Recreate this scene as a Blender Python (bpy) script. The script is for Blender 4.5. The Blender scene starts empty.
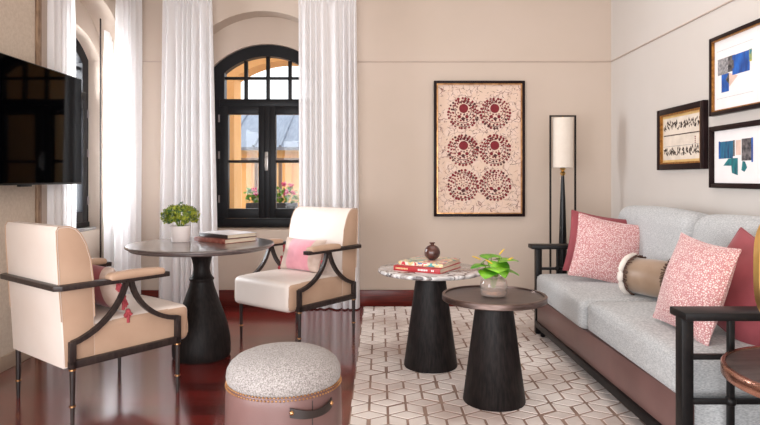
import bpy, bmesh, math, random
from mathutils import Vector, Matrix, Euler
random.seed(7)
PI = math.pi
S = bpy.context.scene
COL = S.collection

# ------------------------------------------------------------ camera
cam = bpy.data.cameras.new('camera')
cam.sensor_width = 36.0
cam.lens = 600.0 / 760.0 * 36.0
cam.shift_y = -34.5 / 760.0
cam_o = bpy.data.objects.new('camera', cam)
cam_o.location = (0, 0, 1.18)
cam_o.rotation_euler = (PI / 2, 0, 0)
COL.objects.link(cam_o)
S.camera = cam_o

# ------------------------------------------------------------ world
w = bpy.data.worlds.new('world')
S.world = w
w.use_nodes = True
bg = w.node_tree.nodes['Background']
bg.inputs[0].default_value = (0.93, 0.97, 1.0, 1)
bg.inputs[1].default_value = 2.6


def area(name, loc, rot, sx, sy, power, color=(1, 1, 1)):
    d = bpy.data.lights.new(name, 'AREA')
    d.shape = 'RECTANGLE'
    d.size, d.size_y, d.energy, d.color = sx, sy, power, color
    o = bpy.data.objects.new(name, d)
    o.location = loc
    o.rotation_euler = rot
    COL.objects.link(o)
    return o


# daylight pushed in through the left window and an unseen one near the camera, plus added fill
area('daylight_left_window', (-3.05, 4.87, 1.65), (0, -PI / 2, 0), 1.9, 1.1, 230, (0.97, 0.985, 1.0))
area('rear_fill', (-0.3, -1.7, 1.15), (PI / 2 - 0.12, 0, 0), 3.6, 1.7, 175, (0.93, 0.965, 1.0))  # fill added behind the camera to brighten the room; no windows there
area('daylight_near_left_window', (-2.24, 0.2, 1.2), (0, -PI / 2, 0), 1.6, 2.6, 125, (0.90, 0.95, 1.0))
area('ceiling_wash', (0.6, 3.2, 3.2), (0, 0, 0), 2.6, 2.6, 30, (1.0, 0.97, 0.94))  # fill added overhead to lift sofa, rug and walls; not a ceiling fixture

S.view_settings.view_transform = 'Standard'
S.view_settings.look = 'None'
S.view_settings.exposure = 0.0
S.view_settings.gamma = 1.0
S.view_settings.use_curve_mapping = False


# ------------------------------------------------------------ materials
def srgb(r, g, b):
    def f(c):
        c /= 255.0
        return c / 12.92 if c <= 0.04045 else ((c + 0.055) / 1.055) ** 2.4
    return (f(r), f(g), f(b), 1)


def N(nt, t, **kw):
    n = nt.nodes.new(t)
    for k, v in kw.items():
        setattr(n, k, v)
    return n


def mat(name, rgb, rough=0.6, metal=0.0, rgb2=None, scale=20.0, stretch=(1, 1, 1), bump=0.0, bscale=None,
        sheen=0.0, coat=0.0, spec=0.5, trans=0.0, detail=4.0, lo=0.35, hi=0.65):
    m = bpy.data.materials.new(name)
    m.use_nodes = True
    nt = m.node_tree
    p = nt.nodes['Principled BSDF']
    p.inputs['Base Color'].default_value = srgb(*rgb)
    p.inputs['Roughness'].default_value = rough
    p.inputs['Metallic'].default_value = metal
    p.inputs['Specular IOR Level'].default_value = spec
    p.inputs['Sheen Weight'].default_value = sheen
    p.inputs['Coat Weight'].default_value = coat
    p.inputs['Coat Roughness'].default_value = 0.1
    p.inputs['Transmission Weight'].default_value = trans
    tc = N(nt, 'ShaderNodeTexCoord')
    mp = N(nt, 'ShaderNodeMapping')
    mp.inputs['Scale'].default_value = stretch
    nt.links.new(tc.outputs['Object'], mp.inputs[0])
    if rgb2 is None:
        rgb2 = tuple(max(0, c * 0.93) for c in rgb)
    nz = N(nt, 'ShaderNodeTexNoise')
    nz.inputs['Scale'].default_value = scale
    nz.inputs['Detail'].default_value = detail
    nt.links.new(mp.outputs[0], nz.inputs['Vector'])
    cr = N(nt, 'ShaderNodeValToRGB')
    cr.color_ramp.elements[0].position = lo
    cr.color_ramp.elements[1].position = hi
    cr.color_ramp.elements[0].color = srgb(*rgb)
    cr.color_ramp.elements[1].color = srgb(*rgb2)
    nt.links.new(nz.outputs['Fac'], cr.inputs[0])
    nt.links.new(cr.outputs[0], p.inputs['Base Color'])
    if bump > 0:
        nb = N(nt, 'ShaderNodeTexNoise')
        nb.inputs['Scale'].default_value = bscale or scale * 2
        nb.inputs['Detail'].default_value = 3
        nt.links.new(mp.outputs[0], nb.inputs['Vector'])
        b = N(nt, 'ShaderNodeBump')
        b.inputs['Strength'].default_value = bump
        b.inputs['Distance'].default_value = 0.004
        nt.links.new(nb.outputs['Fac'], b.inputs['Height'])
        nt.links.new(b.outputs[0], p.inputs['Normal'])
    return m


M = {}
M['wall'] = mat('wall_paint', (202, 185, 171), 0.85, scale=1.6, rgb2=(199, 182, 167), bump=0.04, bscale=90)
M['wall_white'] = mat('wall_white_paint', (205, 198, 192), 0.85, scale=1.5, rgb2=(202, 194, 187), bump=0.04, bscale=90)
M['wallpanel'] = mat('woven_wall_covering', (208, 192, 175), 0.9, rgb2=(198, 181, 163), scale=60, bump=0.2, bscale=220)
M['ceiling'] = mat('ceiling_paint', (205, 192, 180), 0.9, scale=2)
M['rail'] = mat('picture_rail_paint', (196, 176, 163), 0.7, scale=4)
M['base_red'] = mat('red_brown_wood', (112, 36, 27), 0.3, rgb2=(80, 24, 19), scale=5, stretch=(1, 6, 14), spec=0.4)
M['base_beige'] = mat('beige_wood_trim', (186, 164, 142), 0.5, scale=6)
M['beam'] = mat('distressed_bronze_wood', (156, 128, 102), 0.5, rgb2=(112, 86, 66), scale=14, stretch=(3, 3, 0.8), bump=0.2, bscale=60)
M['black_paint'] = mat('charcoal_paint', (24, 24, 27), 0.4, rgb2=(19, 19, 22), scale=6, spec=0.2)
M['dark_wood'] = mat('dark_stained_oak', (36, 30, 29), 0.5, rgb2=(16, 13, 13), scale=18, stretch=(5, 5, 0.6), bump=0.12, bscale=45, spec=0.2)
M['table_top'] = mat('dark_table_veneer', (82, 72, 69), 0.34, rgb2=(62, 53, 51), scale=9, stretch=(1, 7, 1), spec=0.5)
M['dining_top'] = mat('dining_table_veneer', (104, 92, 88), 0.3, rgb2=(84, 74, 71), scale=9, stretch=(1, 7, 1), coat=0.7)  # lighter base colour stands in for part of the grazing reflection
M['chair_frame'] = mat('dark_bronzed_wood', (56, 45, 42), 0.36, rgb2=(38, 30, 29), scale=14, stretch=(4, 4, 1), spec=0.3)
M['sofa_frame'] = mat('black_brown_wood', (24, 21, 21), 0.42, rgb2=(16, 14, 15), scale=14, stretch=(3, 3, 3), spec=0.2)
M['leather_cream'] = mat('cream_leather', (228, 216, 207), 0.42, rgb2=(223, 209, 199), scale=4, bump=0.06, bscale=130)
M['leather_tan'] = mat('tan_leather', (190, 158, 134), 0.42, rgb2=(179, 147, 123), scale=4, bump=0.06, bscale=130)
M['leather_mauve'] = mat('mauve_brown_leather', (118, 88, 84), 0.36, rgb2=(102, 75, 71), scale=3, bump=0.08, bscale=110, spec=0.45)
M['strap'] = mat('dark_brown_strap_leather', (36, 24, 20), 0.45, scale=14, bump=0.1)
M['boucle'] = mat('grey_beige_boucle', (182, 175, 171), 0.95, rgb2=(118, 110, 106), scale=210, bump=0.8, bscale=280, sheen=0.15, detail=6)
M['sofa_fabric'] = mat('grey_woven_fabric', (196, 197, 197), 0.92, rgb2=(156, 158, 160), scale=85, stretch=(1, 1, 3.5), bump=0.4, bscale=240, sheen=0.15)
M['burgundy'] = mat('burgundy_velvet', (152, 66, 74), 0.75, rgb2=(126, 50, 58), scale=5, bump=0.2, bscale=30, sheen=0.25)
M['beige_silk'] = mat('beige_silk', (160, 134, 112), 0.42, rgb2=(138, 112, 90), scale=5, stretch=(1, 1, 1), bump=0.3, bscale=16, sheen=0.3)
M['white_cloth'] = mat('off_white_cloth', (232, 222, 212), 0.85, scale=30, bump=0.2, bscale=140)
M['fringe'] = mat('brown_fringe', (96, 66, 54), 0.9, scale=90, rgb2=(60, 38, 30))
M['pink_velvet'] = mat('pink_velvet', (222, 150, 160), 0.75, rgb2=(206, 130, 142), scale=8, bump=0.15, bscale=40, sheen=0.5)
M['taupe_cloth'] = mat('taupe_silk', (208, 186, 172), 0.55, rgb2=(176, 150, 136), scale=9, bump=0.3, bscale=22)
M['tassel'] = mat('raspberry_tassel', (184, 78, 84), 0.85, rgb2=(150, 54, 62), scale=80, bump=0.3)
M['brass'] = mat('antique_brass', (196, 150, 104), 0.3, 1.0, rgb2=(150, 106, 68), scale=20)
M['gold'] = mat('polished_gold', (246, 206, 134), 0.3, 1.0, rgb2=(236, 188, 112), scale=10)
M['copper'] = mat('brushed_copper', (206, 156, 136), 0.26, 1.0, rgb2=(170, 122, 104), scale=12, stretch=(1, 1, 8))
M['bronze_rim'] = mat('brushed_bronze_rim', (136, 118, 112), 0.34, 1.0, rgb2=(104, 88, 82), scale=12, stretch=(1, 1, 8))
M['steel'] = mat('satin_steel', (190, 188, 186), 0.3, 1.0, scale=10)
M['stone_sill'] = mat('grey_stone', (150, 146, 144), 0.5, scale=12, rgb2=(128, 124, 122))
M['tv_black'] = mat('black_plastic', (6, 6, 7), 0.35, scale=10, spec=0.2)
M['screen'] = mat('glossy_screen', (2, 2, 3), 0.05, scale=3, rgb2=(2, 2, 3), spec=0.05)
M['paper'] = mat('book_pages', (228, 212, 190), 0.8, rgb2=(196, 178, 156), scale=16, stretch=(1, 1, 60))
M['red_cover'] = mat('red_book_cover', (176, 38, 44), 0.45, scale=10)
M['brown_cover'] = mat('brown_book_cover', (112, 46, 38), 0.45, rgb2=(150, 96, 82), scale=30)
M['dark_cover'] = mat('dark_book_cover', (44, 34, 34), 0.35, scale=10)
M['white_cover'] = mat('white_book_cover', (226, 222, 224), 0.3, scale=6)
M['cream_print'] = mat('cream_lettering', (236, 206, 150), 0.6)
M['white_print'] = mat('white_lettering', (244, 240, 236), 0.6)
M['carved_wood'] = mat('carved_dark_wood', (84, 46, 36), 0.3, rgb2=(48, 24, 20), scale=12, coat=0.3)
M['soil'] = mat('potting_gravel', (158, 100, 58), 0.9, rgb2=(104, 66, 42), scale=90, bump=0.5)
M['white_pot'] = mat('white_glazed_ceramic', (240, 230, 226), 0.2, scale=8, rgb2=(234, 222, 218), coat=0.4)
M['leaf_green'] = mat('bright_green_leaf', (128, 186, 40), 0.34, rgb2=(62, 128, 24), scale=16)
M['leaf_yellow'] = mat('yellow_green_petal', (176, 180, 44), 0.55, rgb2=(70, 98, 20), scale=34)
M['leaf_dark'] = mat('dark_green_leaf', (48, 92, 34), 0.5, rgb2=(34, 70, 26), scale=20)
M['stem'] = mat('green_stem', (110, 136, 44), 0.5)
M['spadix'] = mat('yellow_spadix', (212, 172, 48), 0.6)
M['blossom'] = mat('pink_geranium', (222, 60, 110), 0.6, rgb2=(240, 110, 150), scale=30)
M['lamp_black'] = mat('black_lacquer', (10, 9, 10), 0.3, scale=8, spec=0.3)
M['frame_dark'] = mat('dark_mahogany_frame', (34, 18, 19), 0.4, rgb2=(24, 12, 13), scale=14, spec=0.15)
M['frame_gold'] = mat('gilt_frame_edge', (176, 122, 58), 0.4, 0.6, rgb2=(130, 84, 36), scale=60)
M['gold_mat'] = mat('gold_mount_board', (216, 182, 122), 0.5, rgb2=(204, 166, 104), scale=20)
M['mount'] = mat('white_mount_board', (236, 231, 230), 0.8, scale=10, rgb2=(233, 228, 227))
M['cream_paper'] = mat('cream_art_paper', (226, 212, 196), 0.8, scale=10)
M['ink'] = mat('dark_ink', (66, 54, 48), 0.8, rgb2=(100, 84, 74), scale=40)
M['blue_art'] = mat('blue_brushwork', (28, 100, 190), 0.6, rgb2=(20, 60, 130), scale=26, stretch=(1, 1, 0.4))
M['teal_art'] = mat('teal_brushwork', (20, 128, 132), 0.6, rgb2=(14, 66, 84), scale=40, stretch=(1, 1, 0.3))
M['grey_art'] = mat('grey_brushwork', (170, 166, 166), 0.7, rgb2=(110, 108, 112), scale=60)
M['black_art'] = mat('black_brushwork', (30, 28, 34), 0.7, rgb2=(120, 112, 112), scale=34)
M['navy_art'] = mat('navy_brushwork', (30, 50, 92), 0.7, rgb2=(28, 110, 140), scale=20, stretch=(3, 3, 0.4))
M['pink_art'] = mat('pale_pink_brushwork', (228, 196, 180), 0.7)
M['yellow_art'] = mat('olive_brushwork', (190, 180, 60), 0.7, rgb2=(30, 120, 140), scale=40)
M['batik_red'] = mat('batik_red', (132, 30, 40), 0.8, rgb2=(112, 26, 34), scale=60)
M['batik_soft'] = mat('batik_tan', (176, 122, 104), 0.8)
M['batik_dark'] = mat('batik_brown', (84, 42, 40), 0.8)
M['orange_wall'] = mat('orange_render', (238, 188, 128), 0.9, rgb2=(232, 178, 116), scale=3)
M['cream_wall'] = mat('cream_render', (240, 214, 176), 0.9, rgb2=(226, 180, 120), scale=2.5, stretch=(3, 1, 1))
M['zinc'] = mat('blue_grey_roofing', (126, 136, 152), 0.5, rgb2=(106, 116, 134), scale=4, stretch=(8, 1, 1))
M['rail_grey'] = mat('grey_railing_paint', (132, 122, 122), 0.5)
M['paving'] = mat('terrace_paving', (170, 160, 150), 0.8)
M['planter'] = mat('dark_planter', (72, 74, 80), 0.6)


def glass_thin():
    m = bpy.data.materials.new('window_glass')
    m.use_nodes = True
    nt = m.node_tree
    nt.nodes.clear()
    out = N(nt, 'ShaderNodeOutputMaterial')
    t = N(nt, 'ShaderNodeBsdfTransparent')
    t.inputs[0].default_value = (0.97, 0.985, 1, 1)
    g = N(nt, 'ShaderNodeBsdfGlossy')
    g.inputs['Roughness'].default_value = 0.02
    mx = N(nt, 'ShaderNodeMixShader')
    mx.inputs[0].default_value = 0.015
    nt.links.new(t.outputs[0], mx.inputs[1])
    nt.links.new(g.outputs[0], mx.inputs[2])
    nt.links.new(mx.outputs[0], out.inputs[0])
    return m


def vase_glass(name, col, fac, cloud=0.0):
    m = bpy.data.materials.new(name)
    m.use_nodes = True
    nt = m.node_tree
    nt.nodes.clear()
    out = N(nt, 'ShaderNodeOutputMaterial')
    t = N(nt, 'ShaderNodeBsdfTransparent')
    t.inputs[0].default_value = col
    g = N(nt, 'ShaderNodeBsdfGlossy')
    g.inputs['Roughness'].default_value = 0.05
    lw = N(nt, 'ShaderNodeLayerWeight')
    lw.inputs[0].default_value = fac
    mx = N(nt, 'ShaderNodeMixShader')
    nt.links.new(lw.outputs['Facing'], mx.inputs[0])
    dm = N(nt, 'ShaderNodeMixShader')
    dm.inputs[0].default_value = cloud
    df = N(nt, 'ShaderNodeBsdfDiffuse')
    df.inputs[0].default_value = (0.85, 0.76, 0.70, 1)
    nt.links.new(t.outputs[0], dm.inputs[1])
    nt.links.new(df.outputs[0], dm.inputs[2])
    nt.links.new(dm.outputs[0], mx.inputs[1])
    nt.links.new(g.outputs[0], mx.inputs[2])
    nt.links.new(mx.outputs[0], out.inputs[0])
    return m


def sheer():
    m = bpy.data.materials.new('white_sheer_linen')
    m.use_nodes = True
    nt = m.node_tree
    nt.nodes.clear()
    out = N(nt, 'ShaderNodeOutputMaterial')
    d = N(nt, 'ShaderNodeBsdfDiffuse')
    d.inputs[0].default_value = srgb(250, 249, 250)
    t = N(nt, 'ShaderNodeBsdfTranslucent')
    t.inputs[0].default_value = srgb(250, 249, 250)
    x = N(nt, 'ShaderNodeBsdfTransparent')
    m1 = N(nt, 'ShaderNodeMixShader')
    m1.inputs[0].default_value = 0.42
    m2 = N(nt, 'ShaderNodeMixShader')
    tc = N(nt, 'ShaderNodeTexCoord')
    nz = N(nt, 'ShaderNodeTexNoise')
    mp = N(nt, 'ShaderNodeMapping')
    mp.inputs['Scale'].default_value = (60, 60, 3)
    nt.links.new(tc.outputs['Object'], mp.inputs[0])
    nt.links.new(mp.outputs[0], nz.inputs['Vector'])
    mr = N(nt, 'ShaderNodeMapRange')
    mr.inputs[3].default_value = 0.02
    mr.inputs[4].default_value = 0.07
    nt.links.new(nz.outputs['Fac'], mr.inputs[0])
    m2.inputs[0].default_value = 0.045
    nt.links.new(d.outputs[0], m1.inputs[1])
    nt.links.new(t.outputs[0], m1.inputs[2])
    nt.links.new(m1.outputs[0], m2.inputs[1])
    nt.links.new(x.outputs[0], m2.inputs[2])
    nt.links.new(m2.outputs[0], out.inputs[0])
    return m


def shade_mat():
    m = mat('ivory_lampshade', (226, 214, 201), 0.8, scale=40, rgb2=(223, 210, 196))
    return m


def wood_floor():
    m = mat('cherry_floorboards', (100, 34, 26), 0.16, coat=0.0)
    nt = m.node_tree
    p = nt.nodes['Principled BSDF']
    tc = N(nt, 'ShaderNodeTexCoord')
    br = N(nt, 'ShaderNodeTexBrick')
    br.offset = 0.37
    br.inputs['Scale'].default_value = 1.0
    br.inputs['Mortar Size'].default_value = 0.0016
    br.inputs['Brick Width'].default_value = 1.15
    br.inputs['Row Height'].default_value = 0.115
    br.inputs['Color1'].default_value = srgb(132, 32, 24)
    br.inputs['Color2'].default_value = srgb(80, 18, 14)
    br.inputs['Mortar'].default_value = srgb(36, 12, 10)
    nt.links.new(tc.outputs['Object'], br.inputs['Vector'])
    mp = N(nt, 'ShaderNodeMapping')
    mp.inputs['Scale'].default_value = (1.2, 26, 1)
    nt.links.new(tc.outputs['Object'], mp.inputs[0])
    nz = N(nt, 'ShaderNodeTexNoise')
    nz.inputs['Scale'].default_value = 3
    nz.inputs['Detail'].default_value = 6
    nt.links.new(mp.outputs[0], nz.inputs['Vector'])
    mx = N(nt, 'ShaderNodeMix', data_type='RGBA', blend_type='MULTIPLY')
    mx.inputs['Factor'].default_value = 0.55
    cr = N(nt, 'ShaderNodeValToRGB')
    cr.color_ramp.elements[0].position = 0.3
    cr.color_ramp.elements[0].color = (0.42, 0.36, 0.34, 1)
    cr.color_ramp.elements[1].position = 0.7
    cr.color_ramp.elements[1].color = (1, 1, 1, 1)
    nt.links.new(nz.outputs['Fac'], cr.inputs[0])
    nt.links.new(br.outputs['Color'], mx.inputs['A'])
    nt.links.new(cr.outputs[0], mx.inputs['B'])
    nt.links.new(mx.outputs['Result'], p.inputs['Base Color'])
    mr = N(nt, 'ShaderNodeMapRange')
    mr.inputs[3].default_value = 0.16
    mr.inputs[4].default_value = 0.3
    nt.links.new(nz.outputs['Fac'], mr.inputs[0])
    nt.links.new(mr.outputs[0], p.inputs['Roughness'])
    p.inputs['Specular IOR Level'].default_value = 0.6
    p.inputs['Coat Weight'].default_value = 1.0
    p.inputs['Coat IOR'].default_value = 2.0
    p.inputs['Coat Roughness'].default_value = 0.13
    return m


def marble():
    m = mat('veined_marble', (226, 220, 218), 0.12, coat=0.4)
    nt = m.node_tree
    p = nt.nodes['Principled BSDF']
    tc = N(nt, 'ShaderNodeTexCoord')
    n1 = N(nt, 'ShaderNodeTexNoise')
    n1.inputs['Scale'].default_value = 3.6
    n1.inputs['Detail'].default_value = 9
    n1.inputs['Distortion'].default_value = 1.6
    nt.links.new(tc.outputs['Object'], n1.inputs['Vector'])
    cr = N(nt, 'ShaderNodeValToRGB')
    e = cr.color_ramp.elements
    e[0].position = 0.3
    e[0].color = srgb(96, 90, 90)
    e[1].position = 0.72
    e[1].color = srgb(150, 146, 146)
    for pos, c in ((0.38, (182, 178, 177)), (0.45, (216, 213, 211)), (0.475, (52, 45, 47)), (0.51, (166, 157, 154)),
                   (0.58, (230, 228, 227)), (0.63, (92, 84, 86))):
        x = e.new(pos)
        x.color = srgb(*c)
    nt.links.new(n1.outputs['Fac'], cr.inputs[0])
    nt.links.new(cr.outputs[0], p.inputs['Base Color'])
    return m


def patterned(name, c1, c2, scale=70):
    """small squiggly two-tone weave"""
    m = mat(name, c1, 0.85, sheen=0.3, bump=0.4, scale=scale)
    nt = m.node_tree
    p = nt.nodes['Principled BSDF']
    tc = N(nt, 'ShaderNodeTexCoord')
    n = N(nt, 'ShaderNodeTexNoise')
    n.inputs['Scale'].default_value = scale
    n.inputs['Detail'].default_value = 1
    n.inputs['Distortion'].default_value = 1.5
    nt.links.new(tc.outputs['Object'], n.inputs['Vector'])
    v = N(nt, 'ShaderNodeTexVoronoi', feature='DISTANCE_TO_EDGE')
    v.inputs['Scale'].default_value = scale
    nt.links.new(tc.outputs['Object'], v.inputs['Vector'])
    ad = N(nt, 'ShaderNodeMath', operation='MULTIPLY')
    nt.links.new(n.outputs['Fac'], ad.inputs[0])
    ad.inputs[1].default_value = 0.55
    sb = N(nt, 'ShaderNodeMath', operation='SUBTRACT')
    nt.links.new(v.outputs['Distance'], sb.inputs[0])
    nt.links.new(ad.outputs[0], sb.inputs[1])
    cr = N(nt, 'ShaderNodeValToRGB')
    cr.color_ramp.elements[0].position = 0.40
    cr.color_ramp.elements[1].position = 0.52
    cr.color_ramp.elements[0].color = srgb(*c2)
    cr.color_ramp.elements[1].color = srgb(*c1)
    ad2 = N(nt, 'ShaderNodeMath', operation='ADD')
    nt.links.new(sb.outputs[0], ad2.inputs[0])
    ad2.inputs[1].default_value = 0.55
    nt.links.new(ad2.outputs[0], cr.inputs[0])
    nt.links.new(cr.outputs[0], p.inputs['Base Color'])
    return m


def batik():
    m = mat('batik_cloth', (214, 176, 148), 0.85)
    nt = m.node_tree
    p = nt.nodes['Principled BSDF']
    tc = N(nt, 'ShaderNodeTexCoord')
    n0 = N(nt, 'ShaderNodeTexNoise')
    n0.inputs['Scale'].default_value = 9
    n0.inputs['Detail'].default_value = 3
    nt.links.new(tc.outputs['Object'], n0.inputs['Vector'])
    va = N(nt, 'ShaderNodeVectorMath', operation='MULTIPLY_ADD')
    nt.links.new(n0.outputs['Color'], va.inputs[0])
    va.inputs[1].default_value = (0.12, 0.12, 0.12)
    nt.links.new(tc.outputs['Object'], va.inputs[2])
    v = N(nt, 'ShaderNodeTexVoronoi', feature='DISTANCE_TO_EDGE')
    v.inputs['Scale'].default_value = 15
    nt.links.new(va.outputs[0], v.inputs['Vector'])
    cr = N(nt, 'ShaderNodeValToRGB')
    cr.color_ramp.elements[0].position = 0.0
    cr.color_ramp.elements[1].position = 0.05
    cr.color_ramp.elements[0].color = srgb(120, 70, 62)
    cr.color_ramp.elements[1].color = srgb(226, 200, 184)
    nt.links.new(v.outputs['Distance'], cr.inputs[0])
    n2 = N(nt, 'ShaderNodeTexNoise')
    n2.inputs['Scale'].default_value = 14
    nt.links.new(tc.outputs['Object'], n2.inputs['Vector'])
    cr2 = N(nt, 'ShaderNodeValToRGB')
    cr2.color_ramp.elements[0].position = 0.42
    cr2.color_ramp.elements[1].position = 0.56
    nt.links.new(n2.outputs['Fac'], cr2.inputs[0])
    mx = N(nt, 'ShaderNodeMix', data_type='RGBA')
    nt.links.new(cr2.outputs[0], mx.inputs['Factor'])
    mx.inputs['A'].default_value = srgb(222, 194, 174)
    nt.links.new(cr.outputs[0], mx.inputs['B'])
    nt.links.new(mx.outputs['Result'], p.inputs['Base Color'])
    return m


def cover_art():
    m = mat('colourful_cover_art', (230, 220, 200), 0.35, coat=0.3)
    nt = m.node_tree
    p = nt.nodes['Principled BSDF']
    tc = N(nt, 'ShaderNodeTexCoord')
    mp = N(nt, 'ShaderNodeMapping')
    mp.inputs['Scale'].default_value = (1, 2.2, 1)
    nt.links.new(tc.outputs['Object'], mp.inputs[0])
    n = N(nt, 'ShaderNodeTexNoise')
    n.inputs['Scale'].default_value = 10
    n.inputs['Detail'].default_value = 3
    nt.links.new(mp.outputs[0], n.inputs['Vector'])
    cr = N(nt, 'ShaderNodeValToRGB')
    cr.color_ramp.interpolation = 'CONSTANT'
    e = cr.color_ramp.elements
    e[0].color = srgb(70, 60, 70)
    e[1].position = 0.68
    e[1].color = srgb(214, 190, 130)
    for pos, c in ((0.36, (60, 150, 150)), (0.43, (222, 196, 140)), (0.5, (236, 226, 208)), (0.55, (196, 60, 70)),
                   (0.6, (232, 206, 180)), (0.64, (90, 120, 160))):
        x = e.new(pos)
        x.color = srgb(*c)
    nt.links.new(n.outputs['Fac'], cr.inputs[0])
    nt.links.new(cr.outputs[0], p.inputs['Base Color'])
    return m


M['glass'] = glass_thin()
M['vase_glass'] = vase_glass('clear_vase_glass', (0.95, 0.91, 0.88, 1), 0.15, 0.14)
M['amber_glass'] = vase_glass('amber_glass', (1.0, 0.84, 0.55, 1), 0.25, 0.05)
M['sheer'] = sheer()
M['shade'] = shade_mat()
M['floor'] = wood_floor()
M['marble'] = marble()
M['pink_pattern'] = patterned('pink_speckled_weave', (230, 210, 205), (186, 126, 127), 105)
M['batik'] = batik()
M['cover_art'] = cover_art()
M['rug_pile'] = mat('cream_rug_pile', (232, 222, 215), 0.95, rgb2=(186, 167, 158), scale=1.9, bump=0.5, bscale=260, sheen=0.15, detail=8, lo=0.40, hi=0.66)
M['rug_groove'] = mat('brown_rug_ground', (164, 138, 124), 0.95, rgb2=(124, 98, 86), scale=3, bump=0.4, bscale=200)


# ------------------------------------------------------------ mesh helpers
class B:
    def __init__(self):
        self.bm = bmesh.new()

    def _merge(self, t, mi, mtx=None):
        if mtx is not None:
            bmesh.ops.transform(t, matrix=mtx, verts=t.verts)
        for f in t.faces:
            f.material_index = mi
        me = bpy.data.meshes.new('t')
        t.to_mesh(me)
        t.free()
        self.bm.from_mesh(me)
        bpy.data.meshes.remove(me)

    def box(self, x0, x1, y0, y1, z0, z1, mi=0, bev=0.0, seg=2, mtx=None):
        t = bmesh.new()
        bmesh.ops.create_cube(t, size=1.0)
        bmesh.ops.transform(t, matrix=Matrix.Translation(((x0 + x1) / 2, (y0 + y1) / 2, (z0 + z1) / 2)) @ Matrix.Diagonal((x1 - x0, y1 - y0, z1 - z0, 1)), verts=t.verts)
        if bev > 0:
            bmesh.ops.bevel(t, geom=list(t.edges), offset=bev, segments=seg, affect='EDGES', profile=0.5)
        self._merge(t, mi, mtx)

    def lathe(self, prof, c=(0, 0, 0), seg=48, mi=0, mtx=None):
        t = bmesh.new()
        rings = []
        for r, z in prof:
            if r < 1e-5:
                rings.append([t.verts.new((c[0], c[1], c[2] + z))])
            else:
                rings.append([t.verts.new((c[0] + r * math.cos(2 * PI * k / seg), c[1] + r * math.sin(2 * PI * k / seg), c[2] + z)) for k in range(seg)])
        for a, b in zip(rings, rings[1:]):
            for k in range(seg):
                k2 = (k + 1) % seg
                if len(a) == 1 and len(b) == 1:
                    continue
                if len(a) == 1:
                    t.faces.new((a[0], b[k], b[k2]))
                elif len(b) == 1:
                    t.faces.new((a[k], b[0], a[k2]))
                else:
                    t.faces.new((a[k], b[k], b[k2], a[k2]))
        for rg, in ((rings[0],), (rings[-1],)):
            if len(rg) > 1:
                t.faces.new(rg)
        bmesh.ops.recalc_face_normals(t, faces=t.faces)
        self._merge(t, mi, mtx)

    def tube(self, pts, rad, seg=8, mi=0, closed=False, flat=None, mtx=None):
        """rad number or list; flat=(a,b,up) makes a rectangular bar of half sizes a (sideways) b (along up)"""
        t = bmesh.new()
        P = [Vector(p) for p in pts]
        n = len(P)
        rings = []
        for i in range(n):
            if closed:
                d = P[(i + 1) % n] - P[(i - 1) % n]
            else:
                d = P[min(i + 1, n - 1)] - P[max(i - 1, 0)]
            d.normalize()
            if flat:
                side = Vector(flat[2])
                upv = side.cross(d).normalized()
                a, b = flat[0], flat[1]
                ring = [t.verts.new(P[i] + side * (sx * a) + upv * (sy * b)) for sx, sy in ((-1, -1), (1, -1), (1, 1), (-1, 1))]
            else:
                ref = Vector((0, 0, 1)) if abs(d.z) < 0.95 else Vector((1, 0, 0))
                a = d.cross(ref).normalized()
                b = d.cross(a).normalized()
                r = rad[i] if isinstance(rad, (list, tuple)) else rad
                ring = [t.verts.new(P[i] + a * (r * math.cos(2 * PI * k / seg)) + b * (r * math.sin(2 * PI * k / seg))) for k in range(seg)]
            rings.append(ring)
        m = len(rings[0])
        rng = range(n) if closed else range(n - 1)
        for i in rng:
            a, b = rings[i], rings[(i + 1) % n]
            for k in range(m):
                t.faces.new((a[k], a[(k + 1) % m], b[(k + 1) % m], b[k]))
        if not closed:
            t.faces.new(rings[0])
            t.faces.new(rings[-1])
        bmesh.ops.recalc_face_normals(t, faces=t.faces)
        self._merge(t, mi, mtx)

    def poly(self, pts, mi=0):
        f = self.bm.faces.new([self.bm.verts.new(p) for p in pts])
        f.material_index = mi
        return f

    def prism(self, outline, ext, mi=0, bev=0.0, seg=2, mtx=None):
        t = bmesh.new()
        vs = [t.verts.new(p) for p in outline]
        f = t.faces.new(vs)
        r = bmesh.ops.extrude_face_region(t, geom=[f])
        nv = [e for e in r['geom'] if isinstance(e, bmesh.types.BMVert)]
        bmesh.ops.translate(t, vec=ext, verts=nv)
        bmesh.ops.recalc_face_normals(t, faces=t.faces)
        if bev > 0:
            bmesh.ops.bevel(t, geom=list(t.edges), offset=bev, segments=seg, affect='EDGES', profile=0.5)
        self._merge(t, mi, mtx)

    def ball(self, c, r, mi=0, sc=(1, 1, 1), u=16, v=10):
        t = bmesh.new()
        bmesh.ops.create_uvsphere(t, u_segments=u, v_segments=v, radius=r)
        bmesh.ops.transform(t, matrix=Matrix.Translation(c) @ Matrix.Diagonal((sc[0], sc[1], sc[2], 1)), verts=t.verts)
        self._merge(t, mi)

    def build(self, name, mats, parent=None, world=False, sharp=40):
        me = bpy.data.meshes.new(name)
        if world and parent is not None:
            bmesh.ops.translate(self.bm, vec=-Vector(parent.location), verts=self.bm.verts)
        self.bm.to_mesh(me)
        self.bm.free()
        for m in (mats if isinstance(mats, (list, tuple)) else [mats]):
            me.materials.append(m)
        for p in me.polygons:
            p.use_smooth = True
        me.set_sharp_from_angle(angle=math.radians(sharp))
        o = bpy.data.objects.new(name, me)
        COL.objects.link(o)
        if parent is not None:
            o.parent = parent
        return o


def tag(o, label, cat, group=None, kind=None):
    o['label'] = label
    o['category'] = cat
    if group:
        o['group'] = group
    if kind:
        o['kind'] = kind
    return o


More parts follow.
